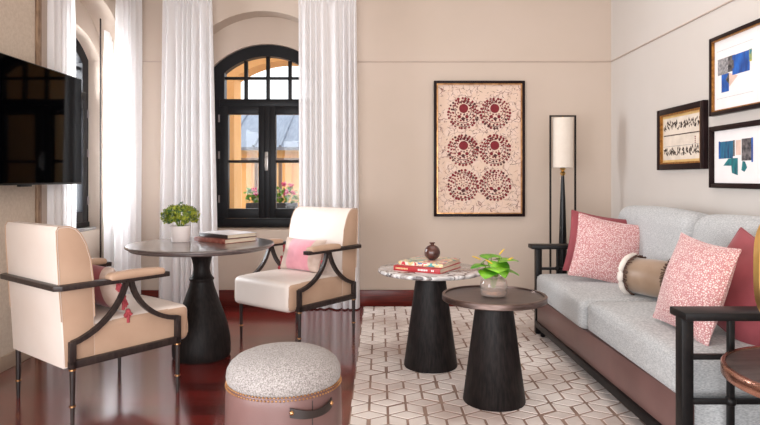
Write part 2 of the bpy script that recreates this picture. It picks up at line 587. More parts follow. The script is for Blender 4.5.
def thing(name, label, cat, loc=(0, 0, 0), rz=0.0, group=None, rot=None):
    o = bpy.data.objects.new(name, None)
    o.empty_display_size = 0.1
    COL.objects.link(o)
    o.location = loc
    o.rotation_euler = rot if rot else (0, 0, rz)
    return tag(o, label, cat, group)


def struct(o):
    o['kind'] = 'structure'
    return o


def kids(o):
    return [c for c in COL.objects if c.parent == o]


def dup(root, loc, rz, label):
    ch = kids(root)
    r = root.copy()
    COL.objects.link(r)
    r.location = loc
    r.rotation_euler = (0, 0, rz)
    r['label'] = label
    for c0 in ch:
        sub = kids(c0)
        c = c0.copy()
        COL.objects.link(c)
        c.parent = r
        for g0 in sub:
            g = g0.copy()
            COL.objects.link(g)
            g.parent = c
    return r


# ------------------------------------------------------------ room shell
XL, XR, YB, YN, ZC = -2.31, 2.13, 5.53, -2.0, 3.4


def arch_pts(c, hw, zs, za, n=24):
    """arch from left spring to right spring; segmental, apex za"""
    rise = za - zs
    R = (hw * hw + rise * rise) / (2 * rise)
    a = math.asin(min(1, hw / R)) if R >= hw else PI / 2
    cz = za - R
    return [(c + R * math.sin(-a + 2 * a * k / n), cz + R * math.cos(-a + 2 * a * k / n)) for k in range(n + 1)]


def arch_slab(b, P, u0, u1, z0, z1, w0, w1, c, hw, zb, zs, za, mi=0, mi_edge=0):
    """slab with an arched opening; P maps (u, w, z) to world"""
    A = arch_pts(c, hw, zs, za)
    for wv in (w0, w1):
        def q(pts):
            b.poly([P(u, wv, z) for u, z in pts], mi)
        q([(u0, z0), (c - hw, z0), (c - hw, z1), (u0, z1)])
        q([(c + hw, z0), (u1, z0), (u1, z1), (c + hw, z1)])
        if zb > z0:
            q([(c - hw, z0), (c + hw, z0), (c + hw, zb), (c - hw, zb)])
        for (a0, h0), (a1, h1) in zip(A, A[1:]):
            q([(a0, h0), (a1, h1), (a1, z1), (a0, z1)])
    loop = [(c - hw, zb)] + A + [(c + hw, zb)]
    for (a0, h0), (a1, h1) in zip(loop, loop[1:]):
        b.poly([P(a0, w0, h0), P(a1, w0, h1), P(a1, w1, h1), P(a0, w1, h0)], mi_edge)
    b.poly([P(c - hw, w0, zb), P(c + hw, w0, zb), P(c + hw, w1, zb), P(c - hw, w1, zb)], mi_edge)


b = B()
b.box(XL - 0.6, XR + 0.2, YN - 0.1, YB + 0.5, -0.1, 0.0)
struct(b.build('floor', M['floor']))
b = B()
b.box(XL - 0.6, XR + 0.2, YN - 0.1, YB + 0.5, ZC, ZC + 0.1)
struct(b.build('ceiling', M['ceiling']))

WCX, WCY = -1.082, 4.87            # centres of the back and of the left window
Pb = lambda u, wv, z: (u, wv, z)
Pl = lambda u, wv, z: (wv, u, z)
b = B()
arch_slab(b, Pb, XL, XR, 0, ZC, YB, 5.73, WCX, 0.64, 0.70, 2.42, 2.72)
arch_slab(b, Pb, XL - 0.6, XR + 0.2, 0, ZC, 5.731, 5.93, WCX, 0.523, 0.70, 2.237, 2.461)
struct(b.build('wall_back', [M['wall']], sharp=30))
b = B()
# woven covering on the near length of the left wall, paint around the window niche
arch_slab(b, Pl, 4.016, YB + 0.0, 0, ZC, XL, -2.51, WCY, 0.54, 0.0, 2.34, 2.68)
arch_slab(b, Pl, 4.016, YB + 0.4, 0, ZC, -2.511, -2.75, WCY, 0.523, 0.72, 2.237, 2.461)
b.box(XL - 0.15, XL, YN, 4.015, 0, ZC, 1)
struct(b.build('wall_left', [M['wall'], M['wallpanel']], sharp=30))
b = B()
b.box(XR, XR + 0.15, YN, YB, 0, ZC)
struct(b.build('wall_right', M['wall_white']))
b = B()
b.box(XL - 0.15, XR + 0.15, YN - 0.1, YN, 0, ZC)
struct(b.build('wall_rear', M['wall']))

b = B()
b.box(XL, XR, YB - 0.022, YB, 0, 0.150, 0, 0.004)
struct(b.build('baseboard_back', M['base_red']))
b = B()
b.box(XR - 0.022, XR, YN, YB - 0.023, 0, 0.150, 0, 0.004)
struct(b.build('baseboard_right', M['base_red']))
b = B()
b.box(XL, XL + 0.018, YN, 3.94, 0, 0.09, 0, 0.004)
struct(b.build('baseboard_left', M['base_beige']))
b = B()
b.box(XL, WCX - 0.63, YB - 0.010, YB, 2.248, 2.257, 0, 0.002)
b.box(WCX + 0.63, XR, YB - 0.010, YB, 2.248, 2.257, 0, 0.002)
struct(b.build('trim_1', M['rail']))
b = B()
b.box(XR - 0.010, XR, YN, YB - 0.011, 2.248, 2.257, 0, 0.002)
struct(b.build('trim_2', M['rail']))
b = B()
b.box(XL, XL + 0.02, 4.017, 4.065, 0, ZC, 0, 0.004)
struct(b.build('trim_3', M['beam']))
# slim dark upright standing in the left window niche
b = B()
b.box(-2.425, -2.415, 5.19, 5.20, 0, 2.56, 0)
struct(b.build('trim_4', M['chair_frame']))


# ------------------------------------------------------------ windows
def window(name, loc, rz):
    root = bpy.data.objects.new(name, None)
    COL.objects.link(root)
    root.location = loc
    root.rotation_euler = (0, 0, rz)
    struct(root)
    hw = 0.52
    outer = arch_pts(0, hw, 2.235, 2.458, 28)
    inner = arch_pts(0, 0.413, 2.19, 2.350, 28)
    b = B()
    # arched ring of the frame
    O = [(-hw, 0.708)] + outer + [(hw, 0.708)]
    I = [(-0.413, 0.78)] + inner + [(0.413, 0.78)]
    y0, y1 = 0.0, 0.09
    for (o0, o1, i0, i1) in zip(O, O[1:], I, I[1:]):
        b.poly([(o0[0], y0, o0[1]), (o1[0], y0, o1[1]), (i1[0], y0, i1[1]), (i0[0], y0, i0[1])])
        b.poly([(o0[0], y1, o0[1]), (i0[0], y1, i0[1]), (i1[0], y1, i1[1]), (o1[0], y1, o1[1])])
        b.poly([(i0[0], y0, i0[1]), (i1[0], y0, i1[1]), (i1[0], y1, i1[1]), (i0[0], y1, i0[1])])
        b.poly([(o0[0], y0, o0[1]), (o0[0], y1, o0[1]), (o1[0], y1, o1[1]), (o1[0], y0, o1[1])])
    b.box(-hw, hw, y0 - 0.012, y1, 0.708, 0.79, 0, 0.004)        # bottom rail
    b.box(-hw + 0.06, hw - 0.06, y0 - 0.014, y1, 1.862, 1.938, 0, 0.006)   # transom
    fr = b.build('frame', M['black_paint'], root)
    # fanlight bars
    b = B()
    b.box(-0.413, 0.413, 0.02, 0.06, 2.13, 2.156, 0, 0.004)
    for x in (-0.212, 0.0, 0.212):
        b.box(x - 0.017, x + 0.017, 0.018, 0.062, 1.93, 2.362 - abs(x) * 0.26, 0, 0.004)
    b.build('glazing_bar', M['black_paint'], root)
    b = B()
    A = arch_pts(0, 0.413, 2.19, 2.35, 20)
    b.poly([(-0.413, 0.04, 1.93)] + [(u, 0.04, z) for u, z in A] + [(0.413, 0.04, 1.93)])
    b.build('pane', M['glass'], root)
    for s in (-1, 1):
        xa, xb = (-0.452, -0.004) if s < 0 else (0.004, 0.452)
        go = (xa + 0.078, xb - 0.078)
        b = B()
        ys = -0.022
        b.box(xa, go[0], ys, 0.05, 0.795, 1.87, 0, 0.005)
        b.box(go[1], xb, ys, 0.05, 0.795, 1.87, 0, 0.005)
        b.box(go[0] - 0.002, go[1] + 0.002, ys, 0.05, 1.79, 1.87, 0, 0.005)
        b.box(go[0] - 0.002, go[1] + 0.002, ys, 0.05, 0.795, 0.886, 0, 0.005)
        b.box(go[0] - 0.002, go[1] + 0.002, ys + 0.02, 0.045, 1.326, 1.352, 0, 0.003)
        sash = b.build('sash', M['black_paint'], root)
        b = B()
        b.box(go[0], go[1], 0.01, 0.016, 0.886, 1.79)
        b.build('pane', M['glass'], sash)
        for z in (0.98, 1.4, 1.75):
            b = B()
            b.lathe([(0.0085, 0), (0.0085, 0.07)], (s * 0.458, -0.026, z - 0.035), 10)
            b.build('hinge', M['rail_grey'], sash)
    b = B()
    b.box(-0.028, 0.028, -0.03, -0.02, 0.80, 1.87, 0, 0.004)      # meeting strip
    b.build('meeting_strip', M['black_paint'], root)
    b = B()
    b.box(-0.018, 0.014, -0.042, -0.03, 1.25, 1.43, 0, 0.006)
    b.tube([(-0.002, -0.04, 1.385), (-0.002, -0.075, 1.385), (-0.002, -0.08, 1.37), (-0.002, -0.08, 1.28)], 0.011, 8)
    b.build('handle', M['steel'], root)
    return root


window('window_1', (WCX, 5.765, 0), 0)
wl = window('window_2', (-2.62, WCY, 0), PI / 2)
b = B()
b.box(-2.61, -2.535, WCY - 0.49, WCY + 0.495, 0.722, 0.745, 0, 0.004)
sl = b.build('window_sill', M['stone_sill'])
sl.name = 'trim_5'
struct(sl)

# ------------------------------------------------------------ outside the back window
b = B()
arch_slab(b, Pb, -5.5, 5, -0.5, 5.0, 7.0, 7.35, WCX, 0.62, -0.5, 2.35, 2.55)
struct(b.build('wall_outside', M['orange_wall'], sharp=30))
b = B()
b.box(-6, 6, 5.94, 16, -0.55, -0.5)
struct(b.build('floor_outside', M['paving']))

hb = thing('courtyard_building', 'ochre courtyard building with blue-grey metal roof seen through the back window', 'building', (-3.0, 12.0, -0.5))
b = B()
b.box(-3.0, 2.6, 0.0, 1.6, 0, 2.3)
b.build('wall', M['cream_wall'], hb)
b = B()
b.prism([(-3.2, -0.35, 2.22), (2.8, -0.35, 2.22), (2.8, 1.6, 3.12), (-3.2, 1.6, 3.12)], (0, 0, 0.06))
for k in range(12):
    x = -3.1 + k * 0.52
    b.tube([(x, -0.36, 2.30), (x, 1.6, 3.20)], 0.025, 6)
b.build('roof', M['zinc'], hb)
for k in range(14):
    b = B()
    x = -3.0 + k * 0.4
    b.box(x + 0.05, x + 0.24, -0.04, 0.0, 0.3, 2.15)
    b.build('wall_board', M['orange_wall'], hb)

rl = thing('terrace_railing', 'grey metal railing beyond the back window', 'railing', (-1.7, 9.0, -0.5))
b = B()
b.box(-0.9, 2.2, -0.02, 0.02, 1.93, 1.98)
b.build('rail', M['rail_grey'], rl)
b = B()
b.box(-0.9, 2.2, -0.02, 0.02, 0.1, 0.14)
b.build('rail', M['rail_grey'], rl)
for k in range(9):
    b = B()
    b.box(-0.9 + k * 0.36, -0.9 + k * 0.36 + 0.05, -0.02, 0.02, 0.0, 1.93)
    b.build('baluster', M['rail_grey'], rl)


def geranium(x, lbl, seed):
    rnd = random.Random(seed)
    g = thing('potted_geranium', lbl, 'plant', (x, 6.75, 0.80), 0, 'geraniums outside the back window')
    b = B()
    b.box(-0.13, 0.13, -0.06, 0.06, 0.0, 0.10, 0, 0.01)
    b.build('planter', M['planter'], g)
    b = B()
    for k in range(120):
        c = Vector((rnd.uniform(-0.14, 0.14), rnd.uniform(-0.08, 0.08), rnd.uniform(0.10, 0.27)))
        a = rnd.uniform(0, 2 * PI)
        r = rnd.uniform(0.015, 0.028)
        mtx = Matrix.Translation(c) @ Euler((rnd.uniform(0, 1.5), rnd.uniform(-0.6, 0.6), a)).to_matrix().to_4x4()
        b.poly([mtx @ Vector((r * math.cos(t * PI / 3), r * math.sin(t * PI / 3), 0.004 * (t % 2))) for t in range(6)])
    b.build('foliage', M['leaf_green'], g)
    for k in range(6):
        b = B()
        c = Vector((rnd.uniform(-0.12, 0.12), rnd.uniform(-0.09, 0.0), rnd.uniform(0.2, 0.33)))
        for j in range(9):
            b.ball(c + Vector((rnd.uniform(-.02, .02), rnd.uniform(-.02, .02), rnd.uniform(-.015, .015))), 0.013, u=8, v=6)
        b.build('blossom', M['blossom'], g)


b = B()
b.box(WCX - 0.8, WCX + 0.9, 6.6, 6.9, 0.72, 0.80)
b.box(WCX - 0.8, WCX - 0.7, 6.62, 6.88, -0.5, 0.72)
b.box(WCX + 0.8, WCX + 0.9, 6.62, 6.88, -0.5, 0.72)
tag(b.build('terrace_shelf', M['stone_sill']), 'stone shelf under the flower boxes outside the back window', 'shelf')
geranium(-1.37, 'left small box of pink geraniums outside the back window', 3)
geranium(-1.06, 'right fuller box of pink geraniums outside the back window', 5)


# ------------------------------------------------------------ curtains
def curtain(label, t0, t1, b0, b1, ztop, zbot, folds, amp, seed=1, thin=False):
    rnd = random.Random(seed)
    b = B()
    nc, nr = folds * 28, 80
    ph = [rnd.uniform(-0.5, 0.5) for _ in range(folds + 2)]
    am = [rnd.uniform(0.35, 1.3) for _ in range(folds + 2)]
    T0, T1, B0, B1 = Vector(t0), Vector(t1), Vector(b0), Vector(b1)
    grid = []
    for j in range(nr + 1):
        tz = j / nr
        z = ztop + (zbot - ztop) * tz
        p0, p1 = T0.lerp(B0, tz), T1.lerp(B1, tz)
        d = (p1 - p0).normalized()
        nrm = Vector((-d.y, d.x))
        fall = min(1.0, 0.35 + 2.2 * tz)
        row = []
        for i in range(nc + 1):
            s = i / nc
            k = folds * (s + 0.05 * math.sin(2 * PI * 1.5 * s + seed) - 0.05 * math.sin(seed) + s * 0.05 * (math.sin(seed) - math.sin(3 * PI + seed)))
            k = min(max(k, 0.0), float(folds))
            ki = int(min(k, folds))
            f = k - ki
            a = am[ki] * (1 - f) + am[ki + 1] * f
            q = ph[ki] * (1 - f) + ph[ki + 1] * f
            wv = math.sin(2 * PI * k + q * tz * 1.6) + 0.34 * math.sin(4 * PI * k + 1.3 + 4 * q) * (1 - 0.5 * tz)
            if tz < 0.07:                       # pinched heading
                wv = 0.6 * math.sin(4 * PI * k)
            off = amp * a * fall * wv
            p = p0.lerp(p1, s) + nrm * off + d * (amp * 0.35 * a * math.cos(2 * PI * k + q) * tz)
            row.append(b.bm.verts.new((p.x, p.y, z)))
        grid.append(row)
    for r0, r1 in zip(grid, grid[1:]):
        for i in range(nc):
            b.bm.faces.new((r0[i], r0[i + 1], r1[i + 1], r1[i]))
    o = b.build('curtain', M['sheer'], sharp=180)
    tag(o, label, 'curtain')
    return o


curtain('white floor length curtain left of the back window, behind the round dining table', (-1.955, 5.40), (-1.515, 5.40), (-2.01, 5.39), (-1.455, 5.38), 2.95, 0.012, 7, 0.038, 2)
curtain('white floor length curtain right of the back window, behind the cream armchair', (-0.735, 5.40), (-0.215, 5.40), (-0.73, 5.38), (-0.195, 5.40), 2.95, 0.012, 8, 0.038, 4)
curtain('white curtain hanging between the bronze upright and the left window, beside the television', (-2.255, 4.085), (-2.245, 4.39), (-2.255, 4.085), (-2.245, 4.41), 3.2, 0.012, 5, 0.022, 6)
curtain('brightly backlit white curtain in the corner between the two windows', (-2.265, 5.15), (-2.165, 5.46), (-2.262, 5.10), (-2.175, 5.43), 3.2, 0.012, 5, 0.026, 8)
curtain('thin inner curtain hanging inside the left window niche', (-2.40, 5.22), (-2.395, 5.385), (-2.40, 5.22), (-2.395, 5.385), 2.47, 0.012, 3, 0.016, 9)

rod = thing('curtain_rod', 'dark curtain rod above the back window', 'curtain rod', (WCX, 5.40, 2.96))
b = B()
b.tube([(-1.02, 0, 0), (1.0, 0, 0)], 0.013, 10)
b.build('rod', M['chair_frame'], rod)
for x in (-0.95, 0.95):
    b = B()
    b.box(x - 0.01, x + 0.01, 0, 0.13, -0.012, 0.012)
    b.build('bracket', M['chair_frame'], rod)

# ------------------------------------------------------------ television
tv = thing('television', 'black flat television mounted on the woven left wall', 'television', (-2.18, 3.66, 1.515))
b = B()
b.box(-0.012, 0.026, -0.675, 0.675, -0.378, 0.378, 0, 0.004)
b.build('casing', M['tv_black'], tv)
b = B()
b.box(0.0262, 0.0275, -0.668, 0.668, -0.366, 0.371)
b.build('screen', M['screen'], tv)
b = B()
b.box(0.0, 0.024, -0.06, 0.06, -0.388, -0.378, 0, 0.003)
b.build('sensor_bar', M['tv_black'], tv)
b = B()
b.box(-0.13, -0.012, -0.20, 0.20, -0.15, 0.15, 0, 0.005)
b.build('wall_mount', M['tv_black'], tv)


# ------------------------------------------------------------ rug
RX0, RX1, RY0, RY1 = -0.148, 1.98, 0.9, 5.44
RUGZ = 0.015


def make_rug():
    b = B()
    b.box(RX0, RX1, RY0, RY1, 0.0005, 0.0124, 1)
    s = 0.108
    rnd = random.Random(11)
    edge = {}

    def ewidth(p, q):
        k = tuple(sorted(((round(p[0], 3), round(p[1], 3)), (round(q[0], 3), round(q[1], 3)))))
        if k not in edge:
            r = rnd.random()
            edge[k] = 0.0100 if r < 0.12 else (0.0062 if r < 0.96 else 0.0)
        return edge[k]

    def inset(poly, ws):
        n = len(poly)
        L = []
        for i in range(n):
            p, q = Vector(poly[i]), Vector(poly[(i + 1) % n])
            d = (q - p).normalized()
            nn = Vector((-d.y, d.x))
            L.append((p + nn * ws[i], d))
        out = []
        for i in range(n):
            (p, d), (q, e) = L[i - 1], L[i]
            den = d.x * e.y - d.y * e.x
            t = ((q.x - p.x) * e.y - (q.y - p.y) * e.x) / den
            out.append(p + d * t)
        return out
    rows = int((RY1 - RY0) / (1.5 * s)) + 3
    cols = int((RX1 - RX0) / (math.sqrt(3) * s)) + 3
    cx = lambda v: min(max(v, RX0), RX1)
    cy = lambda v: min(max(v, RY0), RY1)
    for j in range(-1, rows):
        for i in range(-1, cols):
            ox = RX0 + (i + (0.5 if j % 2 else 0)) * math.sqrt(3) * s
            oy = RY0 + j * 1.5 * s
            V = [(ox + s * math.cos(PI / 6 + k * PI / 3), oy + s * math.sin(PI / 6 + k * PI / 3)) for k in range(6)]
            start = 1                                 # spokes at 90, 210, 330 degrees
            for k in range(3):
                a = (start + 2 * k) % 6
                poly = [(ox, oy), V[a], V[(a + 1) % 6], V[(a + 2) % 6]]
                ws = [ewidth(poly[m], poly[(m + 1) % 4]) for m in range(4)]
                bot = [(cx(p.x), cy(p.y)) for p in inset(poly, ws)]
                top = [(cx(p.x), cy(p.y)) for p in inset(poly, [x + 0.0022 for x in ws])]
                xs = [p[0] for p in top]
                ys = [p[1] for p in top]
                if max(xs) - min(xs) < 0.01 or max(ys) - min(ys) < 0.01:
                    continue
                vb = [b.bm.verts.new((p[0], p[1], 0.0124)) for p in bot]
                vt = [b.bm.verts.new((p[0], p[1], RUGZ)) for p in top]
                try:
                    b.bm.faces.new(vt).material_index = 0
                    for m in range(4):
                        f = b.bm.faces.new((vb[m], vb[(m + 1) % 4], vt[(m + 1) % 4], vt[m]))
                        f.material_index = 0
                except ValueError:
                    pass
    o = b.build('area_rug', [M['rug_pile'], M['rug_groove']], sharp=20)
    tag(o, 'cream rug with carved hexagon and cube pattern under the coffee tables', 'rug')


make_rug()


# ------------------------------------------------------------ armchairs
def cushion_mesh(b, x0, x1, y0, y1, z0, z1, r, mi=0, crown=0.0, n=14, mtx=None, front_bulge=0.0):
    """rounded box: superellipsoid-like mapping of a subdivided cube"""
    t = bmesh.new()
    bmesh.ops.create_cube(t, size=2.0)
    bmesh.ops.subdivide_edges(t, edges=t.edges[:], cuts=n, use_grid_fill=True)
    hx, hy, hz = (x1 - x0) / 2, (y1 - y0) / 2, (z1 - z0) / 2
    c = Vector(((x0 + x1) / 2, (y0 + y1) / 2, (z0 + z1) / 2))
    for v in t.verts:
        p = Vector((v.co.x * hx, v.co.y * hy, v.co.z * hz))
        # denser sampling near the edges
        for a, h in ((0, hx), (1, hy), (2, hz)):
            s = p[a] / h
            s = math.copysign(1 - max(0.0, 1 - abs(s)) ** 1.6, s)
            p[a] = s * h
        q = Vector((max(-hx + r, min(hx - r, p.x)), max(-hy + r, min(hy - r, p.y)), max(-hz + r, min(hz - r, p.z))))
        d = p - q
        if d.length > 1e-6:
            p = q + d.normalized() * r
        fx, fy = 1 - (p.x / hx) ** 2, 1 - (p.y / hy) ** 2
        if crown and p.z > 0:
            p.z += crown * max(0, fx) ** 0.6 * max(0, fy) ** 0.6
        v.co = c + p
    bmesh.ops.recalc_face_normals(t, faces=t.faces)
    b._merge(t, mi, mtx)


def pillow_mesh(b, w_, h_, t_, mi=0, mi2=None, band=None, n=26, wob=0.0, seed=0, mtx=None):
    """scatter pillow in the XZ plane, thickness in Y"""
    t = bmesh.new()
    rnd = random.Random(seed)
    ph = [rnd.uniform(0, 6) for _ in range(6)]
    for side in (-1, 1):
        g = []
        for j in range(n + 1):
            row = []
            for i in range(n + 1):
                s, q = -1 + 2 * i / n, -1 + 2 * j / n
                s = math.sin(s * PI / 2)
                q = math.sin(q * PI / 2)
                x = s * w_ / 2 * (1 - 0.075 * (1 - q * q))
                z = q * h_ / 2 * (1 - 0.075 * (1 - s * s))
                y = side * t_ / 2 * (max(0, 1 - s ** 2) ** 0.55) * (max(0, 1 - q ** 2) ** 0.55)
                if wob:
                    y += wob * math.sin(5 * s + ph[0]) * math.sin(4 * q + ph[1]) * (1 - s * s) * (1 - q * q)
                row.append(t.verts.new((x, y, z)))
            g.append(row)
        for j in range(n):
            for i in range(n):
                f = t.faces.new((g[j][i], g[j][i + 1], g[j + 1][i + 1], g[j + 1][i]))
                xm = (i + 0.5) / n
                f.material_index = mi2 if (band and band[0] < xm < band[1]) else mi
    bmesh.ops.remove_doubles(t, verts=t.verts, dist=0.0005)
    bmesh.ops.recalc_face_normals(t, faces=t.faces)
    if mtx is not None:
        bmesh.ops.transform(t, matrix=mtx, verts=t.verts)
    me = bpy.data.meshes.new('t')
    t.to_mesh(me)
    t.free()
    b.bm.from_mesh(me)
    bpy.data.meshes.remove(me)


def bracket_curve(y0, z0, y1, z1, n=12, k=0.68):
    """from the low outer end (y0,z0) rising to the apex (y1,z1): flat at the foot, steep at the top"""
    pts = []
    for i in range(n + 1):
        a = i / n * PI / 2
        ey, ez = y0 + (y1 - y0) * math.sin(a), z1 - (z1 - z0) * math.cos(a)
        t = i / n
        ly, lz = y0 + (y1 - y0) * t, z0 + (z1 - z0) * t
        pts.append((ey * k + ly * (1 - k), ez * k + lz * (1 - k)))
    return pts


def make_armchair(label, loc, rz):
    root = thing('armchair', label, 'armchair', loc, rz, 'cream armchairs at the dining table')
    HX, HY = 0.302, 0.287
    FM = M['chair_frame']
    # seat frame with corner posts
    b = B()
    b.box(-HX - .014, HX + .014, -HY - .014, -HY + .018, 0.272, 0.308, 0, 0.003)
    b.box(-HX - .014, HX + .014, HY - .018, HY + .014, 0.272, 0.308, 0, 0.003)
    for s in (-1, 1):
        b.box(s * HX - .014, s * HX + .014, -HY, HY, 0.272, 0.308, 0, 0.003)
        b.box(s * HX - .014, s * HX + .014, HY - .016, HY + .014, 0.29, 0.42, 0, 0.003)
        b.box(s * HX - .014, s * HX + .014, -HY - .014, -HY + .016, 0.29, 0.40, 0, 0.003)
    b.build('seat_frame', FM, root)
    for sx in (-1, 1):
        for sy in (-1, 1):
            b = B()
            b.lathe([(0.009, 0.0), (0.011, 0.10), (0.014, 0.272)], (sx * HX, sy * (HY - 0.002), 0), 14)
            lg = b.build('leg', FM, root)
            b = B()
            b.lathe([(0.011, 0.088), (0.0155, 0.09), (0.0155, 0.097), (0.011, 0.099)], (sx * HX, sy * (HY - 0.002), 0), 14)
            b.build('ferrule', M['brass'], lg)
            b = B()
            b.lathe([(0.014, 0.262), (0.0175, 0.264), (0.0175, 0.271), (0.014, 0.2715)], (sx * HX, sy * (HY - 0.002), 0), 14)
            b.build('ferrule', M['brass'], lg)
    # curved side brackets
    for s in (-1, 1):
        b = B()
        r = bracket_curve(-HY, 0.392, -0.012, 0.655)
        f = bracket_curve(HY, 0.412, 0.012, 0.655, k=0.8)
        b.tube([(s * HX, y, z) for y, z in r], 0, flat=(0.012, 0.012, (1, 0, 0)))
        b.tube([(s * HX, y, z) for y, z in f], 0, flat=(0.012, 0.012, (1, 0, 0)))
        b.build('arm_bracket', FM, root)
    # armrest: one flat rail running along both sides and round the back
    b = B()
    ox, ix = HX + 0.028, HX - 0.028
    yb, yf = -HY - 0.088, 0.222
    pts = [(-ox, yf), (-ox, yb + .03), (-ox + .03, yb), (ox - .03, yb), (ox, yb + .03), (ox, yf), (ix, yf), (ix, yb + .045), (-ix, yb + .045), (-ix, yf)]
    b.prism([(x, y, 0.650) for x, y in pts], (0, 0, 0.026), 0, 0.004)
    b.build('armrest', FM, root)
    for s in (-1, 1):
        b = B()
        cushion_mesh(b, s * HX - 0.034, s * HX + 0.034, -0.115, 0.195, 0.664, 0.698, 0.0165, crown=0.012, n=12)
        b.build('arm_pad', M['leather_tan'], root)
    # seat
    b = B()
    cushion_mesh(b, -HX + 0.015, HX - 0.015, -HY + 0.080, HY + 0.088, 0.270, 0.466, 0.036, crown=0.024, n=22)
    b.bm.normal_update()
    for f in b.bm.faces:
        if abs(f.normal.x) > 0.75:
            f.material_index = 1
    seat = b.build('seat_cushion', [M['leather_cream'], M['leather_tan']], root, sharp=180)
    # the front part passes over the frame between the posts, side welts
    for s in (-1, 1):
        b = B()
        X = s * (HX - 0.022)
        b.tube([(X, -HY + 0.12, 0.447), (X, 0.0, 0.450), (X, HY - 0.02, 0.452), (X, HY + 0.040, 0.449), (X, HY + 0.070, 0.425), (X, HY + 0.078, 0.36), (X, HY + 0.078, 0.31)], 0.0022, 6)
        b.build('piping', M['leather_tan'], seat)
    # backrest: side profile extruded across, rolled top
    prof = [(-0.318, 0.275), (-0.330, 0.50), (-0.342, 0.68), (-0.352, 0.86), (-0.354, 0.930), (-0.344, 0.949), (-0.295, 0.950), (-0.262, 0.936),
            (-0.238, 0.910), (-0.212, 0.86), (-0.190, 0.787), (-0.177, 0.68), (-0.170, 0.50), (-0.165, 0.275)]
    X = HX - 0.0145
    b = B()
    b.prism([(-X, y, z) for y, z in prof], (2 * X, 0, 0), 0)
    bmesh.ops.recalc_face_normals(b.bm, faces=b.bm.faces)
    b.bm.faces.ensure_lookup_table()
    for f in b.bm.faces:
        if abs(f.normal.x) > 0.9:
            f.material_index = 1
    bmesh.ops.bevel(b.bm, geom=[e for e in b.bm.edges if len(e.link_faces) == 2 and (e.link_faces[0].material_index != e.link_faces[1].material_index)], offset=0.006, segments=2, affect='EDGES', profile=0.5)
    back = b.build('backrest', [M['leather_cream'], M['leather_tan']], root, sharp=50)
    for s in (-1, 1):
        b = B()
        b.tube([(s * (X + 0.0005), y, z) for y, z in prof[1:-1]], 0.0028, 6)
        b.build('piping', M['leather_tan'], back)
    return root


make_armchair('cream leather armchair by the television, seen from behind', (-1.53, 3.266, 0), math.radians(-37.5))
ch2 = make_armchair('cream leather armchair in front of the back window curtain, facing the camera', (-0.612, 4.475, 0), math.radians(142.5))


def tassel(b, c, r, mi, rnd):
    c = Vector(c)
    b.ball(c, r * 0.6, mi, u=8, v=6)
    for k in range(9):
        a = rnd.uniform(0, 2 * PI)
        e = c + Vector((math.cos(a) * r, math.sin(a) * r, -rnd.uniform(1.0, 1.9) * r))
        b.tube([c, e], r * 0.26, 5, mi)


def pillow_obj(name, label, loc, rot, w_, h_, t_, mats, group=None, **kw):
    root = thing(name, label, 'pillow', loc, group=group)
    root.rotation_euler = rot
    b = B()
    pillow_mesh(b, w_, h_, t_, 0, **kw)
    b.build('pillow_cover', mats, root, sharp=180)
    return root


# lumbar pillow on the window armchair: pink middle band, pale ends, tassels
def lumbar(label, loc, rot, mats, w_=0.42, h_=0.25, t_=0.14, ts=True, seed=1):
    root = pillow_obj('lumbar_pillow', label, loc, rot, w_, h_, t_, mats, mi2=1, band=(0.30, 0.70), wob=0.006, seed=seed)
    rnd = random.Random(seed)
    rt = root.rotation_euler.to_matrix().inverted()
    k = 0
    for s in (-1, 1):
        for q in (-0.95, -0.3, 0.4):
            b = B()
            b.bm.verts.ensure_lookup_table()
            c = Vector((s * (w_ / 2 + 0.004), 0, q * h_ / 2))
            # strands hang towards the floor whatever the tilt of the pillow
            dn = rt @ Vector((0, 0, -1))
            b.ball(c, 0.014, u=8, v=6)
            for j in range(9):
                e = c + dn * rnd.uniform(0.030, 0.046) + Vector([rnd.uniform(-.018, .018) for _ in range(3)])
                b.tube([c, e], [0.007, 0.009], 5)
            b.build('tassel', M['tassel'], root)
    return root


c2 = Vector((-0.612, 4.475, 0))
fw = Vector((-math.sin(math.radians(142.5)), math.cos(math.radians(142.5)), 0))
rt2 = Vector((math.cos(math.radians(142.5)), math.sin(math.radians(142.5)), 0))
p = c2 + fw * (-0.05) + rt2 * 0.00
lumbar('small pink and cream striped pillow with tassels on the window armchair', (p.x, p.y, 0.604), (math.radians(-18), 0, math.radians(-37.5)), [M['taupe_cloth'], M['pink_velvet']])
c1 = Vector((-1.53, 3.266, 0))
fw1 = Vector((math.sin(math.radians(37.5)), math.cos(math.radians(37.5)), 0))
rt1 = Vector((math.cos(math.radians(37.5)), -math.sin(math.radians(37.5)), 0))
p = c1 + fw1 * (-0.025) + rt1 * 0.06
lumbar('small brown and pink pillow with raspberry tassels on the armchair by the television', (p.x, p.y, 0.604), (math.radians(-18), 0, math.radians(142.5)), [M['taupe_cloth'], M['burgundy']], seed=5)

# ------------------------------------------------------------ dining table
dt = thing('dining_table', 'round dark dining table with a bell shaped pedestal', 'table', (-1.183, 3.98, 0))
b = B()
b.lathe([(0, 0.710), (0.42, 0.710), (0.446, 0.714), (0.454, 0.721), (0.455, 0.727), (0.466, 0.729), (0.474, 0.734), (0.474, 0.742), (0.468, 0.747), (0, 0.747)], seg=96)
b.build('table_top', M['dining_top'], dt, sharp=30)
b = B()
b.lathe([(0, 0), (0.180, 0), (0.188, 0.02), (0.189, 0.07), (0.184, 0.13), (0.171, 0.20), (0.150, 0.27), (0.124, 0.34), (0.100, 0.41), (0.083, 0.46),
         (0.075, 0.495), (0.074, 0.502), (0.080, 0.508), (0.080, 0.517), (0.072, 0.524), (0.060, 0.545), (0.053, 0.575), (0.054, 0.605), (0.062, 0.640), (0.076, 0.675), (0.095, 0.700), (0.10, 0.712), (0, 0.712)], seg=64)
b.build('pedestal', M['dark_wood'], dt, sharp=60)


